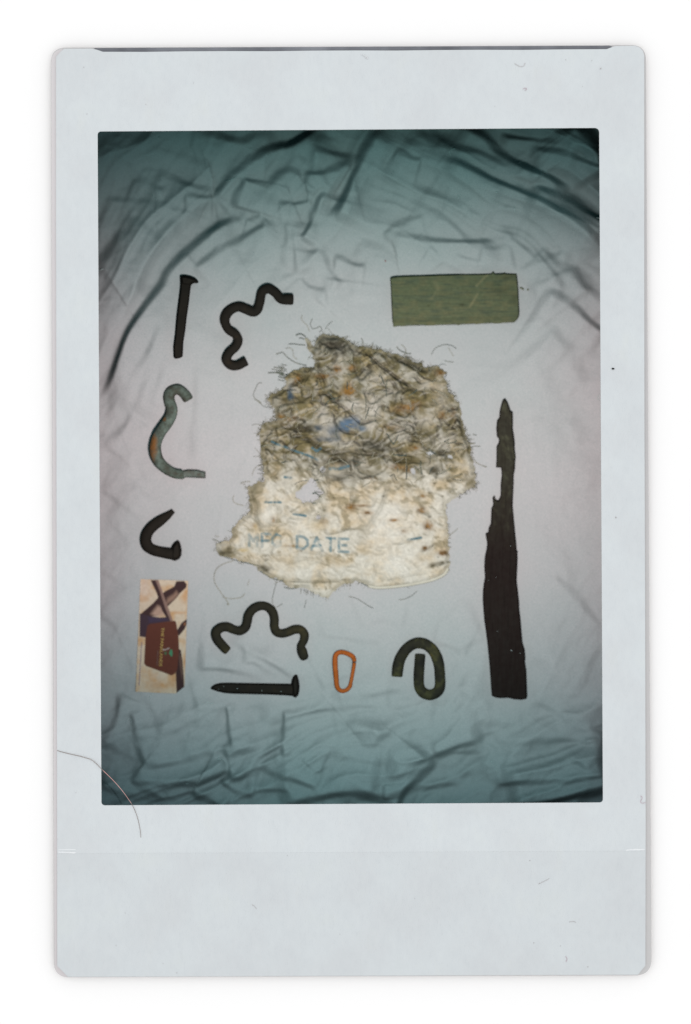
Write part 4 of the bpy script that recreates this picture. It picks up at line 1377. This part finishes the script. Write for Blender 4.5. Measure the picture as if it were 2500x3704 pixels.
def ragcol(x, y, d):
    st = samp(CREASE_SHADE, x, y)
    up = 1 / (1 + np.exp((y - (1690 + fbm(x / 60, y / 60, 3, 99) * 50)) / 30))
    n1_ = fbm(x / 55, y / 45, 4, 101)
    n2_ = fbm(x / 22, y / 16, 4, 103)
    wx_ = x + 30 * fbm(x / 80, y / 80, 2, 301)
    wy_ = y + 30 * fbm(x / 80, y / 80, 2, 302)
    n2_ = fbm(wx_ / 34, wy_ / 15, 3, 103) * .6 + fbm((wx_ + wy_) / 40, (wx_ - wy_) / 14, 3, 104) * .6
    n3_ = fbm(x / 9, y / 9, 2, 105)
    cream = np.array(alb(208, 203, 189))
    warm = np.array(alb(198, 182, 154))
    grey = np.array(alb(168, 164, 150))
    olive = np.array(alb(104, 98, 66))
    dko = np.array(alb(52, 54, 44))
    rust = np.array(alb(138, 102, 52))
    c = cream + (warm - cream) * np.clip(n1_ * 1.3 + .35, 0, 1)[..., None]
    up3 = up[..., None]
    gu = grey + (np.array(alb(160, 144, 108)) - grey) * np.clip(n1_ * 1.5 + .3, 0, 1)[..., None]
    c = c * (1 - up3) + gu * up3
    k = up * np.clip(n2_ * 1.6 + n1_ * .6 + .34, 0, .85) + (1 - up) * np.clip(n2_ * 1.7 + n1_ * .7 - .22 - .18 * np.clip((y - 1900) / 150, 0, 1), 0, .5)
    c = c + (olive - c) * k[..., None]
    k = np.clip(st * (1.0 + n3_ * .5), 0, .92)
    cc_ = olive + (dko - olive) * np.clip(k * 1.6 - .45, 0, 1)[..., None]
    c = c + (cc_ - c) * k[..., None]
    pal = (up * np.clip(fbm((wx_ - wy_ * .5) / 48, (wy_ + wx_ * .4) / 10, 3, 310) * 3 - .6, 0, .55))[..., None]
    c = c + (np.array(alb(190, 184, 170)) - c) * pal
    lift = np.array(alb(198, 192, 180))
    for (u, v, ru, rv, s__, cl_) in ((700, 180, 70, 40, .7, 0), (760, 225, 50, 40, .6, 0), (560, 390, 50, 30, .5, 1), (440, 500, 60, 30, .5, 1), (440, 560, 50, 30, .4, 1), (570, 650, 90, 24, .75, 0), (620, 705, 60, 18, .7, 0), (760, 830, 110, 45, .75, 0),
                                     (930, 745, 80, 28, .65, 0), (1170, 690, 70, 30, .6, 1), (1260, 880, 30, 26, .75, 0), (900, 890, 70, 20, .6, 1), (740, 925, 70, 24, .65, 0), (1180, 280, 110, 24, .7, 0), (1080, 240, 70, 24, .6, 1), (1260, 335, 60, 18, .6, 1),
                                     (850, 330, 14, 60, .6, 1), (1060, 480, 45, 60, .35, 1), (1100, 830, 80, 24, .6, 1), (1180, 500, 80, 26, .4, 1), (1410, 660, 22, 60, .6, 1), (268, 1030, 26, 46, .6, 1), (110, 1330, 45, 26, .7, 1), (300, 1170, 14, 40, .4, 1), (330, 1420, 44, 18, .65, 0), (1000, 770, 90, 14, .6, 0),
                                     (1300, 780, 70, 10, .7, 0), (820, 1060, 16, 40, .4, 1), (660, 1100, 20, 60, .4, 1), (860, 1240, 20, 60, .25, 1), (1470, 940, 20, 34, .5, 1), (640, 480, 70, 30, .4, 0), (340, 680, 20, 60, .35, 1), (500, 880, 30, 30, .35, 1)):
        X0, Y0 = 741 + u / 1.52, 1121 + v / 1.52
        kk = np.clip(np.exp(-((x - X0) / (ru / 1.52)) ** 2 - ((y - Y0) / (rv / 1.52)) ** 2) * s__ * (1 + n2_ * .9), 0, .92)[..., None]
        c = c + ((dko if cl_ == 0 else olive * .85) - c) * kk
    for (u, v, ru, rv, s__) in ((650, 600, 26, 80, .6), (690, 640, 20, 60, .6), (820, 520, 60, 26, .85), (930, 540, 34, 60, .85), (890, 470, 26, 40, .3), (1210, 610, 60, 40, .45), (1100, 700, 30, 20, .5), (910, 640, 34, 26, .6), (850, 590, 60, 20, .5), (780, 740, 60, 26, .45),
                                (950, 370, 50, 40, .45), (740, 300, 24, 60, .4), (1300, 490, 40, 80, .4), (1230, 420, 60, 20, .5), (1330, 720, 50, 30, .45), (1000, 1180, 120, 120, .6), (1050, 1400, 120, 100, .7), (560, 1170, 90, 60, .5), (340, 1130, 40, 60, .6), (540, 1440, 160, 40, .5)):
        X0, Y0 = 741 + u / 1.52, 1121 + v / 1.52
        kk = np.clip(np.exp(-((x - X0) / (ru / 1.52)) ** 2 - ((y - Y0) / (rv / 1.52)) ** 2) * s__ * (1 + n2_ * .6), 0, .92)[..., None]
        c = c + ((lift if v < 1000 else np.array(alb(222, 219, 208))) - c) * kk
    # rust and earth spots where the photo has them
    for (x0, y0, rx_, ry_, s__) in ((1258, 1415, 22, 18, .85), (1262, 1403, 10, 22, .5), (1595, 1348, 18, 12, .85), (1550, 1905, 16, 14, .8), (1543, 1893, 12, 10, .4), (1603, 2000, 20, 10, .9), (1618, 2004, 10, 8, .6),
                                    (1538, 1983, 12, 9, .85), (1424, 1882, 14, 6, .75), (1270, 1836, 18, 14, .7), (1330, 1855, 18, 8, .6), (1466, 1478, 40, 16, .6), (1500, 1460, 22, 12, .5), (1010, 1510, 18, 12, .6),
                                    (1060, 1515, 22, 10, .5), (1220, 1335, 16, 14, .7), (1165, 1360, 26, 8, .6), (1310, 1829, 24, 5, .6), (1463, 1922, 12, 8, .5), (1525, 1845, 16, 10, .7), (1530, 1795, 12, 8, .5),
                                    (988, 1880, 8, 10, .6), (870, 1992, 22, 7, .0), (1440, 1688, 26, 10, .6), (1480, 1700, 20, 10, .5), (1340, 1730, 20, 5, .4), (1170, 1890, 16, 16, .4), (1500, 1620, 20, 8, .6),
                                    (920, 1900, 10, 8, .5), (1050, 1975, 20, 4, .5), (1415, 1545, 26, 10, .4), (1600, 1500, 18, 14, .5), (1640, 1500, 10, 22, .3), (1270, 1330, 14, 10, .6), (1075, 1370, 14, 16, .5)):
        kk = np.clip(np.exp(-((x - x0) / rx_) ** 2 - ((y - y0) / ry_) ** 2) * s__ * (1.25 + n3_ * .9), 0, .95)[..., None]
        c = c + (rust * (.55 + .45 * (n2_[..., None] > 0)) - c) * kk
    for (x0, y0, rx_, ry_, s__) in ((880, 1990, 20, 7, .7), (925, 1905, 8, 16, .5), (1150, 1900, 36, 18, .35), (1100, 2040, 40, 20, .15)):
        kk = (np.exp(-((x - x0) / rx_) ** 2 - ((y - y0) / ry_) ** 2) * s__)[..., None]
        c = c + (np.array(alb(196, 172, 120)) - c) * kk
    # small dark specks
    for (x0, y0, r_s) in ((1000, 1730, 7), (1207, 1801, 5), (1054, 1851, 5), (961, 2028, 6), (960, 2012, 4), (1090, 1993, 5), (1572, 1748, 6), (1387, 1795, 6), (1553, 1782, 7), (1600, 1795, 5), (1495, 1572, 6), (1502, 1578, 5),
                          (1555, 1870, 7), (1585, 2015, 4), (1565, 2045, 9), (1600, 2035, 9), (1620, 2033, 7), (1290, 1265, 8), (1292, 1272, 7), (1573, 1700, 12), (965, 1940, 5), (950, 2050, 12), (965, 2062, 9), (800, 2003, 12), (830, 1998, 10), (828, 1985, 7)):
        kk = (np.exp(-((x - x0) / r_s) ** 2 - ((y - y0) / (r_s * .6)) ** 2) * .75)[..., None]
        c = c + (np.array(alb(74, 70, 50)) - c) * kk
    # blue print
    blue = np.array(alb(86, 112, 134))
    bteal = np.array(alb(84, 120, 130))
    for (x0, y0, rx_, ry_, s__) in ((1251, 1540, 26, 24, .8), (1275, 1530, 30, 22, .7), (1210, 1560, 26, 26, .75), (1050, 1420, 10, 26, .75), (1054, 1437, 16, 12, .5), (1155, 1548, 20, 14, .5), (1225, 1585, 14, 12, .6), (1310, 1550, 18, 12, .4),
                                    (1200, 1590, 24, 10, .5), (1160, 1590, 16, 10, .4)):
        kk = np.clip(np.exp(-(((x - x0) / rx_) ** 2 + ((y - y0) / ry_) ** 2) ** 1.5) * s__ * (1.2 + n2_ * .9), 0, .85)[..., None]
        c = c + ((blue if x0 > 1230 else np.array(alb(58, 82, 98))) - c) * kk
    for lst, cl_, lo in ((marks, bteal, .75), (teal, bteal * .9, .95)):
        for pl_, w_ in lst:
            pl_ = np.array(pl_)
            be = np.full(x.shape, 1e9)
            for i in range(len(pl_) - 1):
                e = pl_[i + 1] - pl_[i]
                L = np.hypot(*e) + 1e-9
                ux, uy = e / L
                al = np.clip((x - pl_[i, 0]) * ux + (y - pl_[i, 1]) * uy, 0, L)
                be = np.minimum(be, np.hypot(x - pl_[i, 0] - al * ux, y - pl_[i, 1] - al * uy))
            wear = np.clip(.85 + n2_ * 1.1 + n3_ * .5, .2, 1) * (1 - .75 * np.exp(-((x - 1006) / 18) ** 2) * (y > 1938)) * (1 - .35 * np.exp(-((x - 915) / 14) ** 2))
            kk = (np.clip((w_ + 1.2 - be) / 2.4, 0, 1) * lo * wear)[..., None]
            c = c + (cl_ - c) * kk
    # threadbare rim, a little greyer
    rim_ = np.exp(-(d / 8) ** 2)[..., None] * .3
    c = c + (np.array(alb(142, 138, 112)) - c) * rim_
    return np.maximum(c * (1 + .10 * n3_[..., None]), .002)


def ragprof(x, y, d):
    h = samp(RH, x, y)
    e_ = np.clip(d / 16, 0, 1)
    return .0032 + np.maximum(h - RH.min() * .35, -.001) * (e_ * (2 - e_)) * 1.0 * (.35 + .65 * e_)


RB = cloth_z(1300, 1700)
rag = relief("torn_rag", rag_poly, 2.6, lambda x, y: zc_arr(x, y) * .6 + RB * .4, ragprof, m_rag, None, ragcol, holes)
tag(rag, "torn crumpled cream rag with olive stains, frayed edges and blue lettering, in the centre", "rag")

# frayed threads
mbc, mbd = MB(), MB()
rp = np.array(rag_poly)
ctr = np.array([1290, 1690])


def thread(x, y, ang, L, curl, r0, mb, z0=None, wob=.25):
    n = max(5, int(L / 6))
    pts_ = []
    a = ang
    for i in range(n):
        pts_.append((x, y))
        x += math.cos(a) * L / n
        y += math.sin(a) * L / n
        a += curl / n + rs.uniform(-wob, wob)
    pts_ = np.array(pts_)
    tq = np.linspace(0, 1, n)
    zz_ = zc_arr(pts_[:, 0], pts_[:, 1]) + .0008 + .003 * (1 - tq) + .002 * np.sin(tq * 5 + ang)
    mb.add(grid_tube(pts_, r0 * (1 - .5 * tq), zz_, 4))


allb = [(rag_poly, 1)] + [(h, -1) for h in holes[:3]]
for poly, sgn in allb:
    pp = np.array(poly)
    n = len(pp)
    area = .5 * np.sum(pp[:, 0] * np.roll(pp[:, 1], -1) - np.roll(pp[:, 0], -1) * pp[:, 1])
    for i in range(n):
        x, y = pp[i]
        e = pp[(i + 2) % n] - pp[i - 2]
        e /= np.linalg.norm(e) + 1e-9
        nr = np.array([e[1], -e[0]]) * (1 if area > 0 else -1) * sgn
        base_a = math.atan2(nr[1], nr[0])
        hem = (y > 2000 and x > 1330) or (y > 2015 and 850 < x < 1000)
        dens = .08 if hem else (.8 if y < 1800 else .45)
        if sgn < 0:
            dens = .6
        dens *= max(0, 1 + 3.2 * float(fbm(np.array([x / 34]), np.array([y / 34]), 2, 503)[0]))
        cnt = int(dens) + (rs.rand() < dens % 1)
        for _ in range(cnt):
            L = rs.gamma(1.6, 7) + 3
            if x < 1150 and y < 1420:
                L *= 1.7
            L = min(L, 60)
            thread(x - nr[0] * 5, y - nr[1] * 5, base_a + rs.normal(0, .55), L, rs.normal(0, 1.2), rs.uniform(.6, 1.0), mbd if rs.rand() < (.35 if y < 1750 else .15) else mbc)
mbf = MB()
for i in range(0, len(rp)):
    x, y = rp[i]
    if (y > 2000 and x > 1330):
        continue
    for _ in range(int(max(0, (2.0 if y < 1800 else .8) * (1 + 2.2 * float(fbm(np.array([x / 40]), np.array([y / 40]), 2, 501)[0]) * 1.5)))):
        a = math.atan2(y - 1690, x - 1290) + rs.normal(0, .9)
        thread(x + rs.normal(0, 4), y + rs.normal(0, 4), a, rs.uniform(5, 20), rs.normal(0, 1.5), rs.uniform(.35, .6), mbf)
# teeth of pulled weft on the left flanks
for k_ in range(14):
    thread(952 + rs.uniform(-4, 10), 1650 + k_ * 8, math.pi + rs.uniform(-.1, .2), rs.uniform(12, 26), .2, 1.1, mbd, wob=.05)
for k_ in range(9):
    thread(1035 + rs.uniform(-8, 8), 1322 + k_ * 7, math.pi + .2, rs.uniform(20, 50), .1, 1.5, mbd, wob=.05)
for k_ in range(9):
    thread(1165 + rs.uniform(-5, 5), 1782 + k_ * 10, math.pi + rs.uniform(-.3, .3), rs.uniform(14, 34), .3, 1.5, mbd, wob=.08)
for k_ in range(10):
    thread(1090 + k_ * 9 + rs.uniform(-3, 3), 2130 + k_ * 2, math.pi / 2 + rs.uniform(-.1, .3), rs.uniform(12, 28), .2, 1.3, mbd if k_ % 2 else mbc, wob=.06)
# threads lying over the crumpled upper half
for _ in range(200):
    x, y = rs.uniform(980, 1690), rs.uniform(1240, 1740)
    dq, iq, *_q = poly_dist(rag_out, np.array([x]), np.array([y]))
    if not iq[0] or dq[0] < 15:
        continue
    L = rs.uniform(16, 75)
    n = 7
    a = rs.uniform(0, 6.28)
    pts_ = []
    for i in range(n):
        pts_.append((x, y))
        x += math.cos(a) * L / n
        y += math.sin(a) * L / n
        a += rs.uniform(-.35, .35)
    pts_ = np.array(pts_)
    dq, iq, *_q = poly_dist(rag_out, pts_[:, 0], pts_[:, 1])
    zz_ = zc_arr(pts_[:, 0], pts_[:, 1]) * .6 + RB * .4 + ragprof(pts_[:, 0], pts_[:, 1], np.where(iq, dq, 0)) + .0006
    (mbd if rs.rand() < .35 else mbc).add(grid_tube(pts_, rs.uniform(.6, 2.4), zz_, 4))
# traced threads
traced = [(Z1((750, 445), (790, 430), (830, 425), (870, 470), (930, 515), (1000, 550), (1100, 570)), 1.5, 0), (Z1((890, 330), (950, 325), (1010, 335), (1080, 340)), 1.5, 0),
          (Z1((975, 230), (1010, 212), (1050, 220), (1085, 245)), 2.2, 0), (Z1((1010, 262), (1040, 260), (1070, 275)), 1.6, 0), (Z1((1045, 0), (1040, 50), (1080, 95), (1110, 130), (1130, 190)), 1.0, 1),
          (Z1((1160, 40), (1140, 100), (1160, 150), (1200, 150), (1250, 130), (1270, 170), (1240, 190)), 1.1, 0), (Z1((1390, 70), (1340, 110), (1310, 160)), .9, 0),
          (Z1((660, 655), (710, 652), (770, 655), (820, 675), (850, 700)), 2.2, 0), (Z1((725, 590), (780, 600), (830, 612)), 1.8, 0), (Z1((700, 612), (760, 625), (820, 640)), 1.2, 0),
          (Z1((590, 770), (550, 775), (520, 830), (495, 890), (505, 940), (560, 990), (620, 1040), (700, 1045)), 1.0, 0), (Z1((510, 955), (550, 975), (580, 1000)), 1.7, 0),
          (Z1((690, 1180), (740, 1187), (790, 1183)), 1.2, 0),
          (Z1((1450, 350), (1500, 370), (1540, 420)), 1.0, 0), (Z1((860, 380), (900, 370), (940, 400), (950, 470), (990, 500)), 1.0, 1),
          (Z2((590, 225), (620, 260), (670, 285), (720, 300), (745, 295)), 1.7, 0), (Z2((640, 200), (680, 240), (690, 290), (650, 330)), 1.0, 1),
          (Z2((970, 310), (1000, 250), (1060, 215), (1130, 200), (1200, 215), (1240, 245)), 1.0, 0), (Z2((1150, 230), (1180, 280), (1210, 330)), .8, 1), (Z2((1110, 375), (1160, 388), (1210, 392)), .9, 0),
          (Z2((205, 130), (220, 170), (225, 220), (250, 250)), 1.4, 0), (Z2((1420, 1180), (1460, 1190)), 1.2, 0), (Z2((1380, 1330), (1440, 1310), (1500, 1312)), 1.2, 0), (Z2((1430, 1450), (1480, 1500), (1569, 1540)), .9, 1),
          (Z3((620, 135), (580, 140), (540, 180), (520, 240)), .9, 1), (Z3((500, 310), (440, 310), (390, 330)), 1.1, 1), (Z3((320, 460), (310, 510), (350, 550), (430, 570)), 1.1, 1),
          (Z3((90, 935), (130, 950), (180, 980)), 1.5, 0), (Z3((110, 900), (160, 910)), 1.0, 1), (Z3((320, 1170), (200, 1210), (120, 1280), (110, 1400), (180, 1520), (240, 1600), (265, 1650)), 1.2, 1),
          (Z3((250, 1640), (262, 1655)), 2.2, 1), (Z3((200, 1570), (300, 1585), (400, 1570), (440, 1530)), 1.2, 1), (Z3((490, 1380), (470, 1440)), .8, 1),
          (Z3((790, 1400), (760, 1500), (740, 1620), (780, 1690)), .9, 0), (Z3((850, 1640), (790, 1680)), 1.0, 0), (Z3((1110, 1600), (1090, 1690)), .9, 0),
          (Z3((870, 1460), (940, 1475), (1010, 1470)), 1.7, 0), (Z3((1180, 440), (1220, 435), (1260, 470), (1310, 485)), 2.2, 0), (Z3((1175, 545), (1230, 540), (1270, 530)), 2.2, 0),
          (Z3((1170, 610), (1220, 600), (1270, 600)), 1.6, 0), (Z3((1230, 640), (1280, 640), (1330, 670), (1330, 720)), 1.6, 0), (Z3((1060, 540), (1120, 570), (1190, 585)), 1.0, 1),
          (Z3((1240, 240), (1240, 320), (1290, 400), (1310, 430)), 1.5, 0), (Z3((1030, 390), (1070, 340), (1110, 310)), 1.3, 1),
          (Z3((150, 1090), (250, 1140), (400, 1180), (500, 1205), (600, 1225)), 1.5, 0), (Z3((600, 1280), (680, 1330), (760, 1370), (860, 1390)), 1.8, 0),
          (Z4((120, 1445), (200, 1465), (260, 1500), (330, 1545), (380, 1569)), 1.1, 0), (Z4((840, 1390), (780, 1440), (700, 1475), (650, 1480)), 1.0, 0), (Z4((1160, 820), (1210, 780), (1270, 730)), 1.0, 1),
          (Z4((1440, 30), (1500, 60), (1569, 80)), .8, 1), (Z4((945, 1018), (980, 1025), (1030, 1020)), 1.3, 0),
          (Z4((250, 1300), (340, 1345), (420, 1362), (520, 1358), (640, 1348), (760, 1330), (860, 1308), (960, 1290), (1060, 1255), (1140, 1215)), 1.6, 0)]
for pts_, r0, kind_ in traced:
    s_ = smooth(pts_, 6) if len(pts_) > 2 else np.array(pts_, float)
    iny = np.array(poly_dist(rag_out, s_[:, 0], s_[:, 1])[1])
    zz_ = zc_arr(s_[:, 0], s_[:, 1]) + .0012 + iny * .004
    (mbc if kind_ else mbd).add(grid_tube(s_, r0, zz_, 5))
o = mbc.build("frayed_threads", m_thread, rag)
tag(o, kind='stuff')
m_fuzz = simple("tan_fuzz", [(.3, alb(120, 114, 88)), (.7, alb(158, 148, 120))], 40, .9, .0)
tag(mbf.build("fuzz", m_fuzz, rag), kind='stuff')
o = mbd.build("dirty_threads", m_thread2, rag)
tag(o, kind='stuff')
# stitched hem along the foot
hem_ = zp([(330, 1335), (430, 1352), (620, 1340), (850, 1305), (1000, 1270), (1120, 1215), (1165, 1150)], 1220, 1660, 2.906)
s_ = smooth(hem_, 8)
mb = MB()
mb.add(grid_tube(s_, 6.0, zc_arr(s_[:, 0], s_[:, 1]) + .004, 8))
m_hem = simple("hem_cloth", [(.3, alb(200, 194, 176)), (.7, alb(214, 209, 194))], 60, .9, 0, bumps=((200, .4, .001),))
mb.build("rolled_hem", m_hem, rag)

# ------------------------------------------------------------------ small bits on the sheet, dust, lint
mb = MB()
lint = [(zp([(860, 1100), (900, 1040), (960, 1070)], 150, 500, 2.324), 0), ]
curl = [
    (zp([(298, 418), (320, 430), (345, 440), (375, 472)], *L5), 1.1), (zp([(262, 437), (264, 455)], *L5), 1.8), (zp([(800, 355), (840, 345), (876, 325)], *L5), 1.2), (zp([(936, 145), (950, 155), (965, 150), (980, 156)], *L5), 1.0),
    (zp([(386, 82), (394, 77)], *L5), 2.6), (zp([(212, 318), (213, 328)], *L5), 1.2), (zp([(1145, 490), (1142, 500), (1150, 512)], *L5), 1.0), (zp([(10, 620), (14, 625)], *L5), 2.6), (zp([(8, 915), (40, 900)], *L5), 1.5),
    (zp([(700, 153), (680, 158), (668, 172), (675, 190)], *L6), 1.3), (zp([(712, 415), (722, 425), (735, 412)], *L6), 1.2), (zp([(722, 425), (715, 440)], *L6), 1.1), (zp([(1035, 480), (1040, 505), (1046, 515)], *L6), 1.1),
    (zp([(930, 398), (945, 402)], *L6), 1.0), (zp([(1438, 208), (1448, 204)], *L6), 1.4), (zp([(1495, 545), (1518, 548)], *L6), 1.6), (zp([(130, 578), (142, 572)], *L6), .9),
    (zp([(330, 78), (340, 58), (355, 48)], 350, 2480, 1.724), 1.1), (zp([(182, 235), (184, 218), (200, 208), (216, 215), (216, 235)], 350, 2480, 1.724), 1.1), (zp([(685, 108), (700, 102), (712, 112), (726, 106)], 350, 2480, 1.724), 1.0),
    (zp([(762, 437), (758, 462), (778, 456), (802, 474)], 350, 2480, 1.724), 1.1), (zp([(778, 275), (776, 290), (795, 300)], 350, 2480, 1.724), .9), (zp([(328, 153), (332, 156)], 350, 2480, 1.724), 2.2),
    (zp([(908, 428), (909, 440)], 1200, 2480, 1.569), 1.6), (zp([(1328, 57), (1333, 59)], 1200, 2480, 1.569), 2.0), (zp([(555, 612), (580, 608)], 350, 2480, 1.724), 1.1),
    (zp([(770, 84), (795, 88)], 1150, 2280, 2.96), 1.8), (zp([(690, 412), (715, 418), (705, 430)], 1150, 2280, 2.96), 1.2), (zp([(1140, 250), (1150, 240), (1165, 245)], 1200, 440, 1.0), 1.0),
    (zp([(630, 990), (617, 1000), (614, 1020), (625, 1042)], 1900, 1000, 2.324), 1.0),
]
for pts_, r0 in curl:
    s_ = smooth(pts_, 5) if len(pts_) > 2 else np.array(pts_, float)
    mb.add(grid_tube(s_, r0 * .9, zc_arr(s_[:, 0], s_[:, 1]) + .0012, 5))
tag(mb.build("lint", m_white), "scattered white lint curls caught on the darker parts of the bed sheet", "lint", kind='stuff')
mb = MB()
for _ in range(190):
    x, y = rs.uniform(365, 2165), rs.choice([rs.uniform(480, 950), rs.uniform(2500, 2895)])
    r_s = rs.uniform(.4, 1.0)
    mb.add(grid_tube(np.array([(x - r_s, y), (x + r_s, y + rs.uniform(-1, 1))]), r_s, cloth_z(x, y) + .002, 5))
for _ in range(7):
    x, y = 1700 + rs.uniform(130, 380) / 2.004, 1400 + rs.uniform(1150, 1960) / 2.004
    r_s = rs.uniform(.5, 1.0)
    mb.add(grid_tube(np.array([(x - 2 * r_s, y), (x + 2 * r_s, y + rs.uniform(-1, 1))]), r_s, cloth_z(1830, 2000) + .0185, 5))
for _ in range(5):
    x, y = 720 + rs.uniform(250, 1150) / 3.566, 2130 + rs.uniform(1230, 1350) / 3.566
    r_s = rs.uniform(.5, 1.1)
    mb.add(grid_tube(np.array([(x - r_s, y), (x + r_s, y)]), r_s, cloth_z(930, 2490) + .0187, 5))
tag(mb.build("dust", m_white), "fine pale dust specks over the sheet and the black iron", "dust", kind='stuff')
# splinters beside the plank
mb = MB()
for (x, y, L) in ((1886, 1042, 9), (1892, 1046, 5), (1910, 1048, 4)):
    mb.add(grid_tube(np.array([(x - L / 2, y - 1), (x, y), (x + L / 2, y + 1)]), 3, cloth_z(x, y) + .002, 6))
m_spl = simple("splinter_wood", [(.3, alb(112, 116, 88)), (.7, alb(140, 138, 112))], 60, .9, 0)
tag(mb.build("wood_splinter", m_spl), "tiny greenish splinters just right of the olive wood offcut", "splinter", kind='stuff')
o = mesh("dirt_speck", *grid_tube(np.array([(1393, 943.5), (1396, 943.5)]), 3.6, cloth_z(1394, 943) + .002, 8), m_speck)
tag(o, "tiny dark speck on the sheet above left of the olive wood offcut", "speck")

# hair across the lower left of the border and the window
hp = zp([(163, 185), (210, 200), (300, 222), (380, 240), (450, 258), (510, 278), (560, 315), (615, 370), (700, 452), (740, 492), (800, 558), (850, 620), (900, 690), (940, 752), (975, 830), (1000, 910), (1018, 1000), (1026, 1082)], 150, 2650, 2.853)
s_ = smooth(hp, 8)
tq = np.linspace(0, 1, len(s_))
hz = .0007 + .0012 * np.sin(tq * math.pi) ** 2
o = mesh("hair", *grid_tube(s_, .95 - .3 * tq + .15 * np.sin(tq * 3.1), hz, 6), m_hair)
tag(o, "long thin brown hair lying across the lower left corner of the print's window", "hair")
m_fib0 = simple("pale_fibre", [(.3, amb(190, 186, 187)), (.7, amb(200, 197, 198))], 60, .8, .0)
for nm, pts_, r0, mt, lb in (
        ("fibre", zp([(1192, 225), (1208, 245), (1195, 275), (1192, 292), (1210, 300), (1242, 295)], 1900, 2800, 2.853), .7, m_pink, "tiny pink curled fibre on the right border near the window's lower corner"),
        ("fibre", zp([(138, 1135), (195, 1108), (248, 1080)], 1900, 2800, 2.853), .6, m_fib0, "short straight grey fibre on the lower right of the white border"),
        ("fibre", zp([(458, 658), (475, 685), (462, 720)], 1900, 3250, 3.138), .7, m_pink, "small pink arc of fibre near the bottom edge of the border"),
        ("fibre", zp([(500, 268), (550, 262), (575, 275)], 1900, 3250, 3.138), .6, m_fib0, "faint wavy fibre on the bottom right panel of the border"),
        ("fibre", [(1862, 230), (1880, 240), (1895, 238), (1899, 228)], .7, m_fib0, "small curved grey fibre on the top border right of its middle"),
        ("fibre", [(1892, 322), (1900, 318), (1906, 322), (1898, 327)], .7, m_pink, "small pink looped fibre on the top border above the window"),
        ("fibre", [(912, 3272), (922, 3280), (928, 3288)], .6, m_fib0, "tiny grey fibre on the blank bottom panel, left of its middle"),
        ("fibre", [(1305, 196), (1322, 202), (1332, 212), (1318, 206)], 1.0, m_crease, "pale embossed curl of fibre at the middle of the top border"),
):
    s_ = smooth(pts_, 6)
    o = mesh(nm, *grid_tube(s_, r0, .0008, 6), mt)
    tag(o, lb, "fibre")
o = mesh("ink_speck", *grid_tube(np.array([(2214, 1334), (2218, 1333.5), (2222, 1334)]), 2.8, .0006, 8), m_speck)
tag(o, "small black speck on the right border beside the window", "speck")
mb = MB()
for (x, y, r_s) in ((2173, 248, 2.4), (303, 243, 1.3), (314, 412, 1.2), (528, 378, 1.1), (275, 2867, 1.1), (1917, 3113, 1.6), (2127, 3498, 1.8), (1931, 3411, 1.6), (639, 3519, 1.4), (590, 3485, 1.1), (2047, 216, 1.2), (2141, 219, 1.2), (2107, 313, 1.0),
                    (2228, 1872, 2.4), (1040, 3095, 1.1), (453, 3303, 1.1), (2028, 3422, 1.2), (1790, 385, 1.0), (700, 300, 1.0), (1230, 3380, 1.0), (420, 3420, 1.0), (1500, 3250, 1.0)):
    mb.add(grid_tube(np.array([(x - r_s * .6, y), (x + r_s * .6, y)]), r_s, .0005, 6))
m_fib = simple("grey_fibre", [(.3, amb(178, 174, 174)), (.7, amb(190, 188, 188))], 60, .8, .0)
tag(mb.build("border_dust", m_fib), "tiny grey and tan dust specks scattered on the white border", "dust", kind='stuff')
